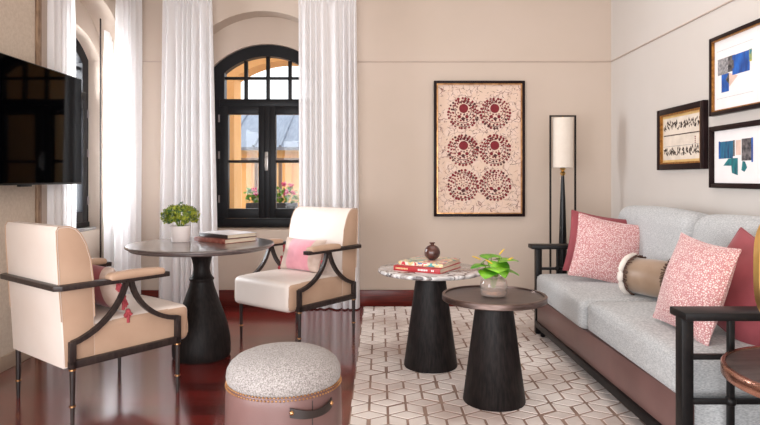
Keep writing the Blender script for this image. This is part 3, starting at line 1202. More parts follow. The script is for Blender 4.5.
# ------------------------------------------------------------ books
def book(label, loc, rz, L, W, T, cover, spine=None, top=None, lettering=None):
    """L along local x is the spine length, W along y, spine at -y"""
    root = thing('book', label, 'book', loc, rz)
    b = B()
    c = 0.003
    b.box(-L / 2, L / 2, -W / 2, W / 2, 0, c, 0, 0.0008)
    b.box(-L / 2, L / 2, -W / 2, W / 2, T - c, T, 1, 0.0008)
    b.box(-L / 2, L / 2, -W / 2, -W / 2 + 0.005, 0, T, 2, 0.001)
    b.build('cover', [cover, top or cover, spine or cover], root)
    b = B()
    b.box(-L / 2 + 0.006, L / 2 - 0.006, -W / 2 + 0.005, W / 2 - 0.006, c, T - c)
    b.build('pages', M['paper'], root)
    if lettering:
        rnd = random.Random(3)
        for (x0, x1, m) in lettering:
            b = B()
            x = x0
            while x < x1:
                wd = rnd.uniform(0.004, 0.008)
                b.box(x, x + wd, -W / 2 - 0.0006, -W / 2 + 0.0005, T * 0.33, T * 0.67, m)
                x += wd + 0.003
            b.build('lettering', [M['cream_print'], M['white_print']], root)
    return root


book('brown bound book, lower of the two on the dining table', (-1.065, 4.135, 0.7475), math.radians(-38), 0.335, 0.27, 0.030, M['brown_cover'])
book('white topped book with dark spine, upper of the two on the dining table', (-1.050, 4.140, 0.778), math.radians(-38), 0.31, 0.25, 0.028, M['dark_cover'], top=M['white_cover'])

# ------------------------------------------------------------ flower pot on the dining table
fp = thing('potted_hydrangea', 'yellow-green flower head in a white pot on the dining table', 'plant', (-1.356, 4.08, 0.7475))
b = B()
b.lathe([(0, 0), (0.058, 0), (0.061, 0.004), (0.066, 0.108), (0.062, 0.108), (0.057, 0.012), (0, 0.012)], seg=40)
b.build('pot', M['white_pot'], fp)
b = B()
b.lathe([(0, 0.0125), (0.056, 0.0125), (0.060, 0.098), (0, 0.10)], seg=28)
b.build('soil', M['soil'], fp)
b = B()
rnd = random.Random(2)
for k in range(12):
    a = k * PI / 6
    b.tube([(0.01 * math.cos(a), 0.01 * math.sin(a), 0.095), (0.03 * math.cos(a), 0.03 * math.sin(a), 0.13), (0.06 * math.cos(a), 0.06 * math.sin(a), 0.17)], 0.003, 5)
b.build('stem', M['stem'], fp)
b = B()
for k in range(420):
    th, ph = rnd.uniform(0, 2 * PI), math.acos(rnd.uniform(-0.55, 1))
    rr = rnd.uniform(0.72, 1.0)
    lump = 1 + 0.13 * math.sin(4 * th + 1) * math.sin(5 * ph)
    d = Vector((math.sin(ph) * math.cos(th), math.sin(ph) * math.sin(th), math.cos(ph)))
    c = Vector((d.x * 0.122, d.y * 0.115, 0.175 + d.z * 0.080)) * 1.0
    c = Vector((c.x * rr * lump, c.y * rr * lump, 0.175 + (c.z - 0.175) * rr * lump))
    q = d.to_track_quat('Z', 'Y').to_matrix().to_4x4()
    mtx = Matrix.Translation(c) @ q @ Euler((rnd.uniform(-0.7, 0.7), rnd.uniform(-0.7, 0.7), rnd.uniform(0, 6))).to_matrix().to_4x4()
    r = rnd.uniform(0.012, 0.018)
    mi = 0 if rnd.random() < 0.75 else 1
    for q4 in range(4):
        a = q4 * PI / 2
        ca, sa = math.cos(a), math.sin(a)
        loc2 = lambda x, y, z: mtx @ Vector((x * ca - y * sa, x * sa + y * ca, z))
        b.poly([loc2(0, 0, 0), loc2(r * .6, -r * .45, .003), loc2(r, 0, .005), loc2(r * .6, r * .45, .003)], mi)
b.build('flower_head', [M['leaf_yellow'], M['leaf_dark']], fp)

# ------------------------------------------------------------ ottoman
ot = thing('ottoman', 'round ottoman with grey boucle top and mauve leather side', 'ottoman', (-0.369, 2.31, 0))
ot.scale = (0.975, 0.975, 1)
b = B()
b.lathe([(0, 0.01), (0.216, 0.01), (0.221, 0.03), (0.225, 0.12), (0.227, 0.25), (0.225, 0.36), (0.221, 0.402), (0.217, 0.410), (0, 0.410)], seg=80)
body = b.build('leather_side', M['leather_mauve'], ot, sharp=60)
b = B()
b.tube([(0.2275 * math.cos(-0.95), 0.2275 * math.sin(-0.95), z) for z in (0.03, 0.15, 0.25, 0.35, 0.39)], 0.0018, 5)
b.build('seam', M['strap'], body)
b = B()
b.lathe([(0, 0.408), (0.214, 0.408), (0.221, 0.416), (0.224, 0.434), (0.221, 0.455), (0.209, 0.477), (0.187, 0.495), (0.153, 0.509), (0.11, 0.518), (0.06, 0.522), (0, 0.523)], seg=80)
b.build('cushion_top', M['boucle'], ot, sharp=180)
b = B()
for row, (rr, zz) in enumerate(((0.2205, 0.4105), (0.2235, 0.400))):
    n = 100
    for k in range(n):
        a = 2 * PI * (k + 0.5 * row) / n
        b.ball((rr * math.cos(a), rr * math.sin(a), zz), 0.0040, u=8, v=6)
b.build('nailhead_trim', M['brass'], ot)['kind'] = 'stuff'
b = B()
a0, a1 = math.radians(-76), math.radians(-32)
pts = []
for k in range(17):
    t = k / 16
    a = a0 + (a1 - a0) * t
    r = 0.232 + 0.018 * math.sin(PI * t)
    pts.append((r * math.cos(a), r * math.sin(a), 0.362 - 0.012 * math.sin(PI * t)))
t_ = bmesh.new()
prev = None
for i, pnt in enumerate(pts):
    t = i / 16
    hh = 0.015 + 0.002 * math.cos(2 * PI * t)
    v = Vector((pnt[0], pnt[1], 0)).normalized()
    ring = [t_.verts.new((pnt[0] + v.x * dx, pnt[1] + v.y * dx, pnt[2] + dz)) for dx, dz in ((-0.0025, -hh), (0.0025, -hh), (0.0025, hh), (-0.0025, hh))]
    if prev:
        for k in range(4):
            t_.faces.new((prev[k], prev[(k + 1) % 4], ring[(k + 1) % 4], ring[k]))
    else:
        t_.faces.new(ring)
    prev = ring
t_.faces.new(prev)
bmesh.ops.recalc_face_normals(t_, faces=t_.faces)
b._merge(t_, 0)
hd = b.build('handle', M['strap'], ot)
for a in (a0 + 0.03, a1 - 0.03):
    b = B()
    b.ball((0.236 * math.cos(a), 0.236 * math.sin(a), 0.362), 0.0085, u=12, v=8)
    b.build('stud', M['brass'], hd)
b = B()
b.lathe([(0, 0), (0.20, 0), (0.20, 0.012), (0, 0.012)], seg=48)
b.build('base_plate', M['lamp_black'], ot)

# ------------------------------------------------------------ coffee tables
mt = thing('coffee_table', 'taller round coffee table with veined marble top', 'coffee table', (0.315, 3.736, RUGZ))
b = B()
b.lathe([(0, 0.578), (0.318, 0.578), (0.326, 0.584), (0.329, 0.592), (0.326, 0.599), (0.320, 0.602), (0, 0.602)], seg=96)
b.build('marble_top', M['marble'], mt, sharp=60)
b = B()
b.lathe([(0, 0), (0.164, 0), (0.166, 0.006), (0.088, 0.578), (0, 0.578)], seg=64)
b.build('pedestal', M['dark_wood'], mt, sharp=40)

kt = thing('coffee_table', 'lower round coffee table with dark top and bronze rim', 'coffee table', (0.598, 3.147, RUGZ))
b = B()
b.lathe([(0, 0.535), (0.255, 0.535), (0.255, 0.549), (0, 0.549)], seg=96)
b.build('table_top', M['table_top'], kt, sharp=40)
b = B()
b.lathe([(0.2555, 0.526), (0.268, 0.526), (0.2715, 0.530), (0.2715, 0.553), (0.268, 0.557), (0.2555, 0.557), (0.2555, 0.526)], seg=96)
b.build('rim', M['bronze_rim'], kt, sharp=40)
b = B()
b.lathe([(0, 0), (0.160, 0), (0.162, 0.006), (0.092, 0.535), (0, 0.535)], seg=64)
b.build('pedestal', M['dark_wood'], kt, sharp=40)

zt = RUGZ + 0.602
book('red book, lower of the two on the marble coffee table', (0.298, 3.725, zt + 0.0005), math.radians(-30), 0.31, 0.325, 0.030, M['red_cover'],
     lettering=[(-0.14, -0.06, 0), (0.01, 0.07, 1), (0.098, 0.112, 1)])
book('colourful illustrated book, upper of the two on the marble coffee table', (0.312, 3.745, zt + 0.0310), math.radians(-28), 0.29, 0.30, 0.022, M['paper'], top=M['cover_art'], spine=M['cover_art'])

pg = thing('wooden_pomegranate', 'dark carved wooden pomegranate on top of the coffee table books', 'ornament', (0.325, 3.735, zt + 0.0535))
b = B()
b.lathe([(0, 0.0), (0.018, 0.0015), (0.036, 0.012), (0.047, 0.028), (0.050, 0.046), (0.046, 0.066), (0.034, 0.083), (0.018, 0.092), (0.010, 0.095), (0.009, 0.100), (0, 0.100)], seg=36)
pb = b.build('fruit', M['carved_wood'], pg)
b = B()
for k in range(6):
    a = k * PI / 3
    b.tube([(0.005 * math.cos(a), 0.005 * math.sin(a), 0.098), (0.012 * math.cos(a), 0.012 * math.sin(a), 0.106), (0.018 * math.cos(a), 0.018 * math.sin(a), 0.108)], [0.006, 0.005, 0.002], 6)
b.build('crown', M['carved_wood'], pg)


# ------------------------------------------------------------ glass vase with green leaves
vs = thing('vase_plant', 'glass vase of bright green leaves on the lower coffee table', 'plant', (0.595, 3.14, RUGZ + 0.5495))
b = B()
b.lathe([(0, 0), (0.055, 0), (0.064, 0.006), (0.069, 0.022), (0.069, 0.070), (0.064, 0.092), (0.052, 0.106), (0.044, 0.112), (0.046, 0.120), (0.043, 0.120), (0.040, 0.111),
         (0.049, 0.102), (0.060, 0.090), (0.065, 0.070), (0.065, 0.024), (0.060, 0.010), (0, 0.008)], seg=40)
bmesh.ops.scale(b.bm, vec=(1.03, 1.03, 0.88), verts=b.bm.verts)
b.build('vase', M['vase_glass'], vs)
b = B()
b.lathe([(0, 0.0085), (0.058, 0.0115), (0.0615, 0.024), (0.060, 0.030), (0, 0.033)], seg=28)
b.build('gravel', M['soil'], vs)
rnd = random.Random(4)
leaves = [(-0.075, 0.00, 0.175, 0.065, 200), (0.010, -0.035, 0.160, 0.085, 268), (-0.030, -0.04, 0.150, 0.075, 240), (0.055, 0.00, 0.200, 0.080, 10), (-0.015, 0.03, 0.215, 0.070, 110),
          (0.075, 0.01, 0.150, 0.070, 350), (0.030, -0.01, 0.185, 0.075, 300), (-0.045, 0.02, 0.200, 0.060, 160), (0.04, 0.04, 0.170, 0.06, 60)]


def heart_leaf(b, base, L, ang, droop, mi):
    """cupped heart shaped leaf from base, pointing along ang, hanging by droop"""
    n = 10
    mtx = Matrix.Translation(base) @ Euler((0, 0, ang)).to_matrix().to_4x4() @ Euler((0, droop, 0)).to_matrix().to_4x4()
    rows = []
    for i in range(n + 1):
        t = i / n
        wdt = L * 0.62 * (max(0.0, math.sin(PI * min(1, (t * 0.9 + 0.1)) ** 0.62)) ** 0.8 if t < 1 else 0)
        x = L * (t - 0.12)
        row = []
        for k in range(-3, 4):
            s = k / 3
            back = -0.16 * L * abs(s) * (1 - t) ** 2
            row.append(b.bm.verts.new(mtx @ Vector((x + back, s * wdt, -0.10 * L * s * s + 0.14 * L * math.sin(PI * t) * 0.8 + 0.05 * L * abs(s)))))
        rows.append(row)
    for r0, r1 in zip(rows, rows[1:]):
        for k in range(6):
            f = b.bm.faces.new((r0[k], r0[k + 1], r1[k + 1], r1[k]))
            f.material_index = mi


for i, (x, y, z, L, deg) in enumerate(leaves):
    b = B()
    heart_leaf(b, Vector((x * 0.7, y * 0.7, z - 0.016)), L * 1.38, math.radians(deg), -0.1 + 1.0 * rnd.random(), 0)
    b.build('leaf', M['leaf_green'], vs, sharp=180)
    b = B()
    b.tube([(x * 0.1, y * 0.1, 0.04), (x * 0.3, y * 0.3, 0.11), (x * 0.75, y * 0.75, z)], 0.0028, 6)
    b.build('stem', M['stem'], vs)
for (x, y, z, dx, dz) in ((-0.02, -0.06, 0.175, -0.035, 0.022), (0.03, 0.0, 0.215, 0.025, 0.03), (0.065, -0.03, 0.19, 0.03, 0.014), (-0.07, -0.01, 0.19, -0.045, 0.018)):
    b = B()
    b.tube([(x, y, z), (x + dx * .5, y - .005, z + dz * .6), (x + dx, y - .005, z + dz)], [0.003, 0.004, 0.002], 8)
    b.build('spadix', M['spadix'], vs)

# ------------------------------------------------------------ sofa
so = thing('sofa', 'grey two seat sofa with dark wooden arms and mauve leather base against the right wall', 'sofa', (1.60, 3.40, RUGZ))
SF = M['sofa_fabric']
Z0 = RUGZ


def sb():
    return B()


b = sb()
b.box(1.226, 2.02, 2.338, 4.42, 0.125, 0.300, 0, 0.006)
b.build('seat_base', SF, so, world=True)
b = sb()
b.prism([(1.213, 2.335, 0.122), (1.160, 4.43, 0.122), (1.244, 4.43, 0.122), (1.225, 2.335, 0.122)], (0, 0, 0.176), 0, 0.005)
b.build('front_panel', M['leather_mauve'], so, world=True)
b = sb()
b.prism([(1.192, 2.335, 0.078), (1.150, 4.46, 0.078), (1.205, 4.46, 0.078), (1.24, 2.335, 0.078)], (0, 0, 0.044), 0, 0.004)
b.box(1.96, 2.01, 2.34, 4.47, 0.078, 0.122, 0, 0.004)
for y in (2.36, 4.45):
    b.box(1.235, 1.96, y - .02, y + .02, 0.078, 0.122, 0, 0.004)
b.build('base_rail', M['sofa_frame'], so, world=True)
for (x, y) in ((1.195, 4.40), (1.225, 2.37), (1.97, 4.44), (1.97, 2.37)):
    b = sb()
    b.lathe([(0, 0), (0.012, 0), (0.018, 0.006), (0.020, 0.02), (0.012, 0.032), (0.016, 0.045), (0.02, 0.063), (0, 0.063)], (x, y, Z0), 16)
    b.build('foot', M['sofa_frame'], so, world=True)
for (y0, y1, xf) in ((2.375, 3.452, 1.182), (3.458, 4.45, 1.152)):
    b = sb()
    cushion_mesh(b, xf, 1.80, y0, y1, 0.300, 0.472, 0.045, crown=0.018, n=20)
    cu = b.build('seat_cushion', SF, so, world=True, sharp=180)
    b = sb()
    for z in (0.318, 0.452):
        b.tube([(xf + 0.008, y0 + 0.03, z), (xf + 0.008, y1 - 0.03, z)], 0.003, 6)
    bmesh.ops.translate(b.bm, vec=-Vector(so.location), verts=b.bm.verts)
    b.build('piping', SF, cu)
for (y0, y1) in ((2.42, 3.40), (3.425, 4.46)):
    b = sb()
    mtx = Matrix.Translation((1.86, 0, 0.45)) @ Euler((0, math.radians(7), 0)).to_matrix().to_4x4() @ Matrix.Translation((-1.86, 0, -0.45))
    cushion_mesh(b, 1.690, 1.930, y0, y1, 0.440, 0.958, 0.085, crown=0.03, n=20, mtx=mtx)
    b.build('back_cushion', SF, so, world=True, sharp=180)
b = sb()
b.box(2.02, 2.10, 2.42, 4.43, 0.125, 0.80, 0, 0.02)
b.build('back_panel', SF, so, world=True)
for (ya, yb_, yp) in ((2.216, 2.344, 2.285), (4.455, 4.58, 4.505)):
    b = sb()
    b.box(1.130, 2.08, ya, yb_, 0.650, 0.680, 0, 0.004)
    b_ = b.build('armrest', M['sofa_frame'], so, world=True)
    b = sb()
    xa = 1.137 if yp < 3 else 1.165
    b.box(xa, xa + 0.045, yp - 0.026, yp + 0.026, Z0 + 0.001, 0.650, 0, 0.003)
    b.box(2.02, 2.07, yp - 0.026, yp + 0.026, Z0 + 0.001, 0.650, 0, 0.003)
    for x in (1.335, 1.64):
        b.box(x - 0.011, x + 0.011, yp - 0.011, yp + 0.011, 0.09, 0.650, 0, 0.002)
        for z in (0.50, 0.33):
            b.ball((x, yp, z), 0.022, u=10, v=8)
    for z in (0.50, 0.33, 0.10):
        b.box(xa + 0.044, 2.02, yp - 0.010, yp + 0.010, z - 0.010, z + 0.010, 0, 0.002)
    b.build('arm_frame', M['sofa_frame'], so, world=True)

# ------------------------------------------------------------ sofa pillows
SG = 'pillows on the sofa'
ST = 0.485


def deg(*a):
    return tuple(math.radians(v) for v in a)


def sq_pillow(label, loc, rot, size, thick, mt_, piping=True, seed=1):
    root = pillow_obj('throw_pillow', label, loc, rot, size, size, thick, [mt_], wob=0.008, seed=seed, group=SG)
    if piping:
        b = B()
        pts = []
        n = 14
        for k in range(4):
            for i in range(n):
                t = -1 + 2 * i / n
                t = math.sin(t * PI / 2)
                if k == 0: s, q = t, -1
                if k == 1: s, q = 1, t
                if k == 2: s, q = -t, 1
                if k == 3: s, q = -1, -t
                pts.append((s * size / 2 * (1 - 0.075 * (1 - q * q)), 0, q * size / 2 * (1 - 0.075 * (1 - s * s))))
        b.tube(pts, 0.0045, 6, closed=True)
        b.build('piping', mt_, root, sharp=180)
    return root


sq_pillow('plain burgundy pillow behind the speckled one at the far sofa arm', (1.550, 4.235, ST + 0.220), deg(-16, 9, -14), 0.44, 0.11, M['burgundy'], seed=2)
sq_pillow('pink speckled pillow at the far end of the sofa', (1.525, 4.03, ST + 0.208), deg(-18, 11, -14), 0.435, 0.15, M['pink_pattern'], seed=3)
sq_pillow('pink speckled pillow at the near end of the sofa, beside the tan bolster', (1.410, 2.700, ST + 0.208), deg(-17, 4, -86), 0.43, 0.17, M['pink_pattern'], seed=4)
sq_pillow('plain burgundy pillow at the near sofa arm, behind the wooden armrest', (1.615, 2.640, ST + 0.205), deg(-26, 22, -76), 0.43, 0.14, M['burgundy'], seed=5)

bo = thing('bolster_pillow', 'tan silk bolster with white ends lying between the pink pillows on the sofa', 'pillow', (1.605, 3.50, ST + 0.110), group=SG)
bo.rotation_euler = deg(0, 0, -58)
b = B()
R_ = 0.106
prof = [(0, -0.165), (0.05, -0.163), (R_ * 0.92, -0.15), (R_, -0.13), (R_ * 1.03, 0), (R_, 0.13), (R_ * 0.92, 0.15), (0.05, 0.163), (0, 0.165)]
b.lathe(prof, mtx=Euler((0, PI / 2, 0)).to_matrix().to_4x4(), seg=40)
b.build('bolster_cover', M['beige_silk'], bo, sharp=180)
for s in (-1, 1):
    b = B()
    ring = [(s * 0.150, (R_ + 0.008) * math.cos(a), (R_ + 0.008) * math.sin(a)) for a in [2 * PI * k / 36 for k in range(36)]]
    b.tube(ring, 0.018, 8, closed=True)
    b.build('end_roll', M['white_cloth'], bo, sharp=180)
    b = B()
    rnd = random.Random(8)
    for k in range(90):
        a = 2 * PI * k / 90
        r = R_ + 0.012 + rnd.uniform(-0.002, 0.010)
        b.tube([(s * 0.136, (R_ + .006) * math.cos(a), (R_ + .006) * math.sin(a)), (s * (0.108 + rnd.uniform(-.008, .008)), r * math.cos(a + rnd.uniform(-.05, .05)), r * math.sin(a))], 0.003, 4)
    b.build('fringe', M['fringe'], bo)

# ------------------------------------------------------------ floor lamp
fl = thing('floor_lamp', 'slim floor lamp with ivory cylinder shade inside a black rectangular frame', 'lamp', (1.590, 5.22, 0))
b = B()
hw = 0.108
for s in (-1, 1):
    b.box(s * hw - 0.006, s * hw + 0.006, -0.012, 0.012, 0.02, 1.725)
b.box(-hw - 0.006, hw + 0.006, -0.012, 0.012, 1.713, 1.725)
b.build('frame', M['lamp_black'], fl)
b = B()
b.box(-0.13, 0.13, -0.12, 0.12, 0.0, 0.022, 0, 0.003)
b.build('base', M['lamp_black'], fl)
b = B()
b.lathe([(0, 0.022), (0.034, 0.022), (0.036, 0.20), (0.034, 0.60), (0.022, 1.0), (0.013, 1.20), (0, 1.20)], seg=24)
b.build('pole', M['lamp_black'], fl)
b = B()
b.lathe([(0, 1.20), (0.010, 1.20), (0.022, 1.212), (0.024, 1.222), (0.014, 1.236), (0.010, 1.242), (0.022, 1.252), (0.024, 1.262), (0.008, 1.272), (0.008, 1.66), (0.006, 1.713), (0, 1.713)], seg=20)
b.build('socket', M['gold'], fl)
b = B()
b.lathe([(0.084, 1.270), (0.086, 1.270), (0.086, 1.700), (0.084, 1.700), (0.084, 1.270)], seg=40)
b.lathe([(0.0, 1.69), (0.0845, 1.69), (0.0845, 1.694), (0, 1.694)], seg=40)
b.build('lamp_shade', M['shade'], fl)


# ------------------------------------------------------------ framed pictures
def frame_parts(root, W, H, bw, depth, mats, inner=0.012, inner_mat=None):
    """local: X right, Y depth (wall at y=0, room towards -Y), Z up, centre at origin"""
    b = B()
    for (x0, x1, z0, z1) in ((-W / 2, -W / 2 + bw, -H / 2, H / 2), (W / 2 - bw, W / 2, -H / 2, H / 2), (-W / 2 + bw, W / 2 - bw, H / 2 - bw, H / 2), (-W / 2 + bw, W / 2 - bw, -H / 2, -H / 2 + bw)):
        b.box(x0, x1, -depth, 0, z0, z1, 0, 0.003)
    b.build('frame', mats, root)
    if inner_mat:
        b = B()
        w2, h2 = W / 2 - bw, H / 2 - bw
        for (x0, x1, z0, z1) in ((-w2, -w2 + inner, -h2, h2), (w2 - inner, w2, -h2, h2), (-w2 + inner, w2 - inner, h2 - inner, h2), (-w2 + inner, w2 - inner, -h2, -h2 + inner)):
            b.box(x0, x1, -depth + 0.004, -0.004, z0, z1)
        b.build('inner_border', inner_mat, root)


def rect(b, x0, x1, z0, z1, y, mi, sk=0):
    b.poly([(x0, y, z0), (x1, y, z0), (x1 + sk, y, z1), (x0 + sk, y, z1)], mi)


# batik
bt = thing('framed_batik', 'tall framed red batik cloth with six round motifs on the back wall', 'picture', (0.911, 5.529, 1.449))
frame_parts(bt, 0.834, 1.245, 0.026, 0.040, M['frame_dark'], 0.010, M['brass'])
b = B()
b.box(-0.385, 0.385, -0.016, -0.004, -0.59, 0.59, 0)
rnd = random.Random(21)


def disc(b, cx_, cz_, r, mi, y, n=8):
    b.poly([(cx_ + r * math.cos(2 * PI * k / n), y, cz_ - r * math.sin(2 * PI * k / n)) for k in range(n)], mi)


def arc(b, cx_, cz_, r, a0, a1, wd, mi, y, n=30):
    for k in range(n):
        t0, t1 = a0 + (a1 - a0) * k / n, a0 + (a1 - a0) * (k + 1) / n
        b.poly([(cx_ + rr * math.cos(t), y, cz_ + rr * math.sin(t)) for rr, t in ((r - wd, t0), (r + wd, t0), (r + wd, t1), (r - wd, t1))], mi)


for row, cz_ in enumerate((0.325, -0.015, -0.335)):
    for s in (-1, 1):
        cx_ = s * 0.147
        yy = -0.0168
        hz = 0.045
        if row < 2:
            disc(b, cx_ + 0.02 * s * -0.2, cz_ + hz, 0.042, 1, yy - 0.0006, 24)
            ring0 = ((0.060, 13, 0.008, hz), (0.088, 17, 0.0095, 0.02), (0.112, 22, 0.010, 0.006), (0.136, 27, 0.0125, 0), (0.074, 12, 0.006, 0.03), (0.100, 16, 0.006, 0.012))
        else:
            ring0 = ((0.018, 6, 0.006, hz * .6), (0.036, 9, 0.007, hz * .6), (0.060, 13, 0.008, 0.02), (0.088, 17, 0.0095, 0.01), (0.112, 22, 0.010, 0.004), (0.136, 27, 0.0125, 0))
        for (r, n, dr, oz) in ring0:
            for k in range(n):
                a = 2 * PI * k / n + rnd.uniform(-0.05, 0.05)
                rr = r + rnd.uniform(-0.004, 0.004)
                disc(b, cx_ + rr * math.cos(a), cz_ + oz + rr * math.sin(a), dr * rnd.uniform(0.8, 1.15), 1 if rnd.random() < 0.86 else 2, yy - 0.0006, 6)
        a0 = PI * 0.5
        arc(b, cx_, cz_, 0.122, a0, a0 + s * PI * 1.45, 0.0028, 2, yy - 0.0003, 40)
        arc(b, cx_, cz_ + 0.012, 0.099, a0 + 0.6, a0 + 0.6 + s * PI * 1.4, 0.0025, 2, yy - 0.0003, 40)
        arc(b, cx_, cz_ + 0.025, 0.073, a0, a0 + s * PI * 1.6, 0.0025, 2, yy - 0.0003, 30)
        for k in range(3):
            disc(b, cx_ + 0.035 * (k - 1), cz_ - 0.03 - 0.02 * (k == 1), 0.017, 1 if k != 1 else 2, yy - 0.0009, 7)
for k in range(520):
    x, z, a = rnd.uniform(-0.372, 0.372), rnd.uniform(-0.575, 0.575), rnd.uniform(0, PI)
    if min(math.hypot(abs(x) - 0.147, z - q_) for q_ in (0.325, -0.015, -0.335)) < 0.142:
        continue
    L, w0 = rnd.uniform(0.008, 0.026), rnd.uniform(0.0012, 0.003)
    dx, dz = L * math.cos(a), L * math.sin(a)
    nx, nz = -math.sin(a) * w0, math.cos(a) * w0
    bx, bz = rnd.uniform(-.006, .006), rnd.uniform(-.006, .006)
    b.poly([(x - dx, -0.0166, z - dz), (x + nx + bx, -0.0166, z + nz + bz), (x + dx, -0.0166, z + dz), (x - nx + bx, -0.0166, z - nz + bz)], 2 if rnd.random() < 0.7 else 3)
b.build('cloth_print', [M['batik'], M['batik_red'], M['batik_dark'], M['batik_soft']], bt)

RZ = -PI / 2     # pictures on the right wall look towards -X : local -Y -> -X, local X -> -Y (towards the camera)
WX = XR - 0.001
# gilt framed botanical lettering
gp = thing('framed_print', 'small frieze print with gold mount, nearest the corner on the right wall', 'picture', (WX, 4.215, 1.463), RZ, 'framed prints on the right wall')
frame_parts(gp, 0.655, 0.448, 0.042, 0.035, M['frame_dark'], 0.012, M['frame_gold'])
b = B()
b.box(-0.29, 0.29, -0.014, -0.002, -0.182, 0.182, 0)
b.poly([(-0.262, -0.0146, -0.152), (0.262, -0.0146, -0.152), (0.262, -0.0146, 0.152), (-0.262, -0.0146, 0.152)], 1)
rnd = random.Random(31)
for base in (0.085, -0.105):
    for k in range(26):
        x = -0.245 + k * 0.0196
        for j in range(3):
            a = rnd.uniform(0.3, 2.8)
            L = rnd.uniform(0.024, 0.042)
            z = base + rnd.uniform(-0.025, 0.022)
            dx, dz = L * math.cos(a), L * math.sin(a)
            nx, nz = -dz * 0.2, dx * 0.2
            b.poly([(x, -0.0152, z), (x + dx / 2 + nx, -0.0152, z + dz / 2 + nz), (x + dx, -0.0152, z + dz), (x + dx / 2 - nx, -0.0152, z + dz / 2 - nz)], 2)
rect(b, -0.255, 0.255, 0.022, 0.030, -0.0152, 2)
for z in (-0.055, ):
    rect(b, -0.255, 0.255, z, z + 0.0025, -0.0152, 3)
for k in range(4):
    rect(b, 0.185, 0.198, -0.008 - k * 0.013, 0.000 - k * 0.013, -0.0152, 4)
b.build('print', [M['gold_mat'], M['cream_paper'], M['ink'], M['grey_art'], M['batik_red']], gp)

up = thing('framed_print', 'upper abstract collage with a bright blue block on the right wall', 'picture', (WX, 3.515, 1.817), RZ, 'framed prints on the right wall')
frame_parts(up, 0.615, 0.492, 0.024, 0.035, M['frame_dark'], 0.007, M['frame_gold'])
b = B()
b.box(-0.283, 0.283, -0.014, -0.002, -0.221, 0.221, 0)
y = -0.0148
rect(b, -0.240, -0.130, 0.000, 0.100, y, 1)
rect(b, -0.130, -0.060, 0.005, 0.100, y, 2)
rect(b, -0.085, 0.085, -0.020, 0.098, y - .0004, 3)
rect(b, -0.115, -0.07, 0.02, 0.07, y - .0008, 2)
rect(b, 0.080, 0.105, 0.03, 0.10, y - .0008, 6)
rect(b, -0.200, -0.120, -0.110, 0.000, y, 3)
b.poly([(-0.118, y, 0.0), (-0.118, y, -0.085), (-0.03, y, -0.03)], 5)
b.poly([(-0.155, y - .0005, -0.035), (-0.118, y - .0005, 0.0), (-0.118, y - .0005, -0.07)], 2)
for z in (-0.145, 0.15):
    rect(b, -0.25, 0.12, z, z + 0.0015, y, 1)
b.build('print', [M['mount'], M['grey_art'], M['black_art'], M['blue_art'], M['teal_art'], M['pink_art'], M['yellow_art']], up)

lp = thing('framed_print', 'lower abstract collage with teal and navy shapes on the right wall', 'picture', (WX, 3.515, 1.311), RZ, 'framed prints on the right wall')
frame_parts(lp, 0.62, 0.386, 0.024, 0.035, M['frame_dark'], 0.007, M['frame_dark'])
b = B()
b.box(-0.287, 0.287, -0.014, -0.002, -0.170, 0.170, 0)
rect(b, -0.215, -0.080, -0.012, 0.093, y, 1)
rect(b, -0.230, -0.213, -0.012, 0.096, y - .0004, 3)
rect(b, -0.080, -0.060, 0.0, 0.095, y, 2)
rect(b, -0.050, 0.000, 0.005, 0.093, y, 5)
rect(b, 0.007, 0.110, -0.030, 0.098, y, 2)
b.poly([(-0.180, y, -0.055), (-0.06, y, -0.058), (-0.06, y, -0.014), (-0.125, y, -0.013)], 4)
b.poly([(-0.090, y - .0005, -0.10), (-0.030, y - .0005, -0.115), (-0.030, y - .0005, -0.012), (-0.10, y - .0005, -0.012)], 4)
b.poly([(0.005, y, -0.085), (0.035, y, -0.095), (0.06, y, -0.07), (0.04, y, -0.035), (0.015, y, -0.032)], 4)
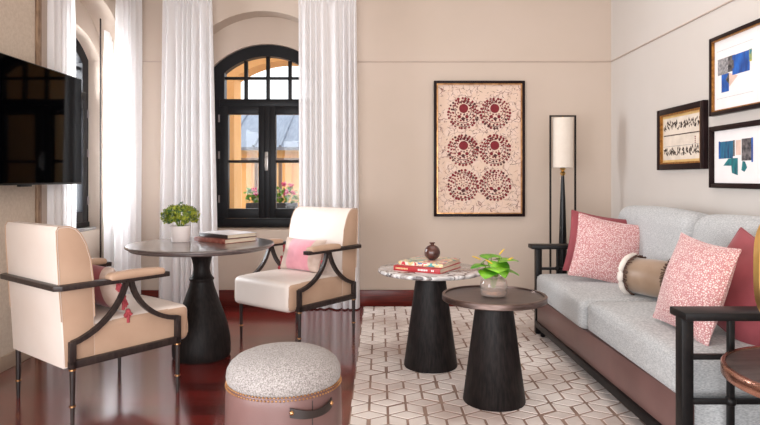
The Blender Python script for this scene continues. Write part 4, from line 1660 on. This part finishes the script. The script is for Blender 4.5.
rect(b, 0.100, 0.115, -0.04, 0.10, y - .0006, 3)
b.build('print', [M['mount'], M['navy_art'], M['black_art'], M['blue_art'], M['teal_art'], M['pink_art']], lp)

# ------------------------------------------------------------ side table and gold ornament
st = thing('side_table', 'round side table with dark top and copper rim at the near sofa arm', 'side table', (1.468, 1.905, RUGZ + 0.005))
b = B()
b.lathe([(0, 0.515), (0.322, 0.515), (0.322, 0.531), (0, 0.531)], seg=96)
b.build('table_top', M['table_top'], st, sharp=40)
b = B()
b.lathe([(0.3225, 0.494), (0.333, 0.494), (0.337, 0.499), (0.337, 0.531), (0.333, 0.536), (0.3225, 0.536), (0.3225, 0.494)], seg=96)
b.build('rim', M['copper'], st, sharp=40)
b = B()
b.lathe([(0, 0), (0.165, 0), (0.167, 0.006), (0.09, 0.515), (0, 0.515)], seg=64)
b.build('pedestal', M['dark_wood'], st, sharp=40)

gl = thing('table_lantern', 'gold rounded lantern with amber glass standing on the copper rimmed side table', 'lantern', (1.385, 2.0, RUGZ + 0.5365))
b = B()
pts = []
a_, h_ = 0.125, 0.185
for k in range(64):
    t = 2 * PI * k / 64
    e = 0.62
    pts.append((a_ * math.copysign(abs(math.cos(t)) ** e, math.cos(t)), 0, 0.325 + h_ * math.copysign(abs(math.sin(t)) ** e, math.sin(t))))
b.tube(pts, 0, closed=True, flat=(0.016, 0.006, (0, 1, 0)))
b.build('ring', M['gold'], gl, sharp=50)
b = B()
b.lathe([(0, 0), (0.062, 0), (0.062, 0.012), (0.022, 0.020), (0.012, 0.035), (0.012, 0.11), (0.020, 0.125), (0.016, 0.142), (0, 0.142)], seg=32)
b.build('base', M['gold'], gl)
b = B()
b.lathe([(0, 0.150), (0.04, 0.152), (0.075, 0.19), (0.088, 0.26), (0.088, 0.38), (0.072, 0.46), (0.05, 0.49), (0.047, 0.49), (0.068, 0.458), (0.084, 0.38), (0.084, 0.26), (0.071, 0.193), (0.038, 0.157), (0, 0.155)], seg=32)
b.build('glass_chimney', M['amber_glass'], gl)
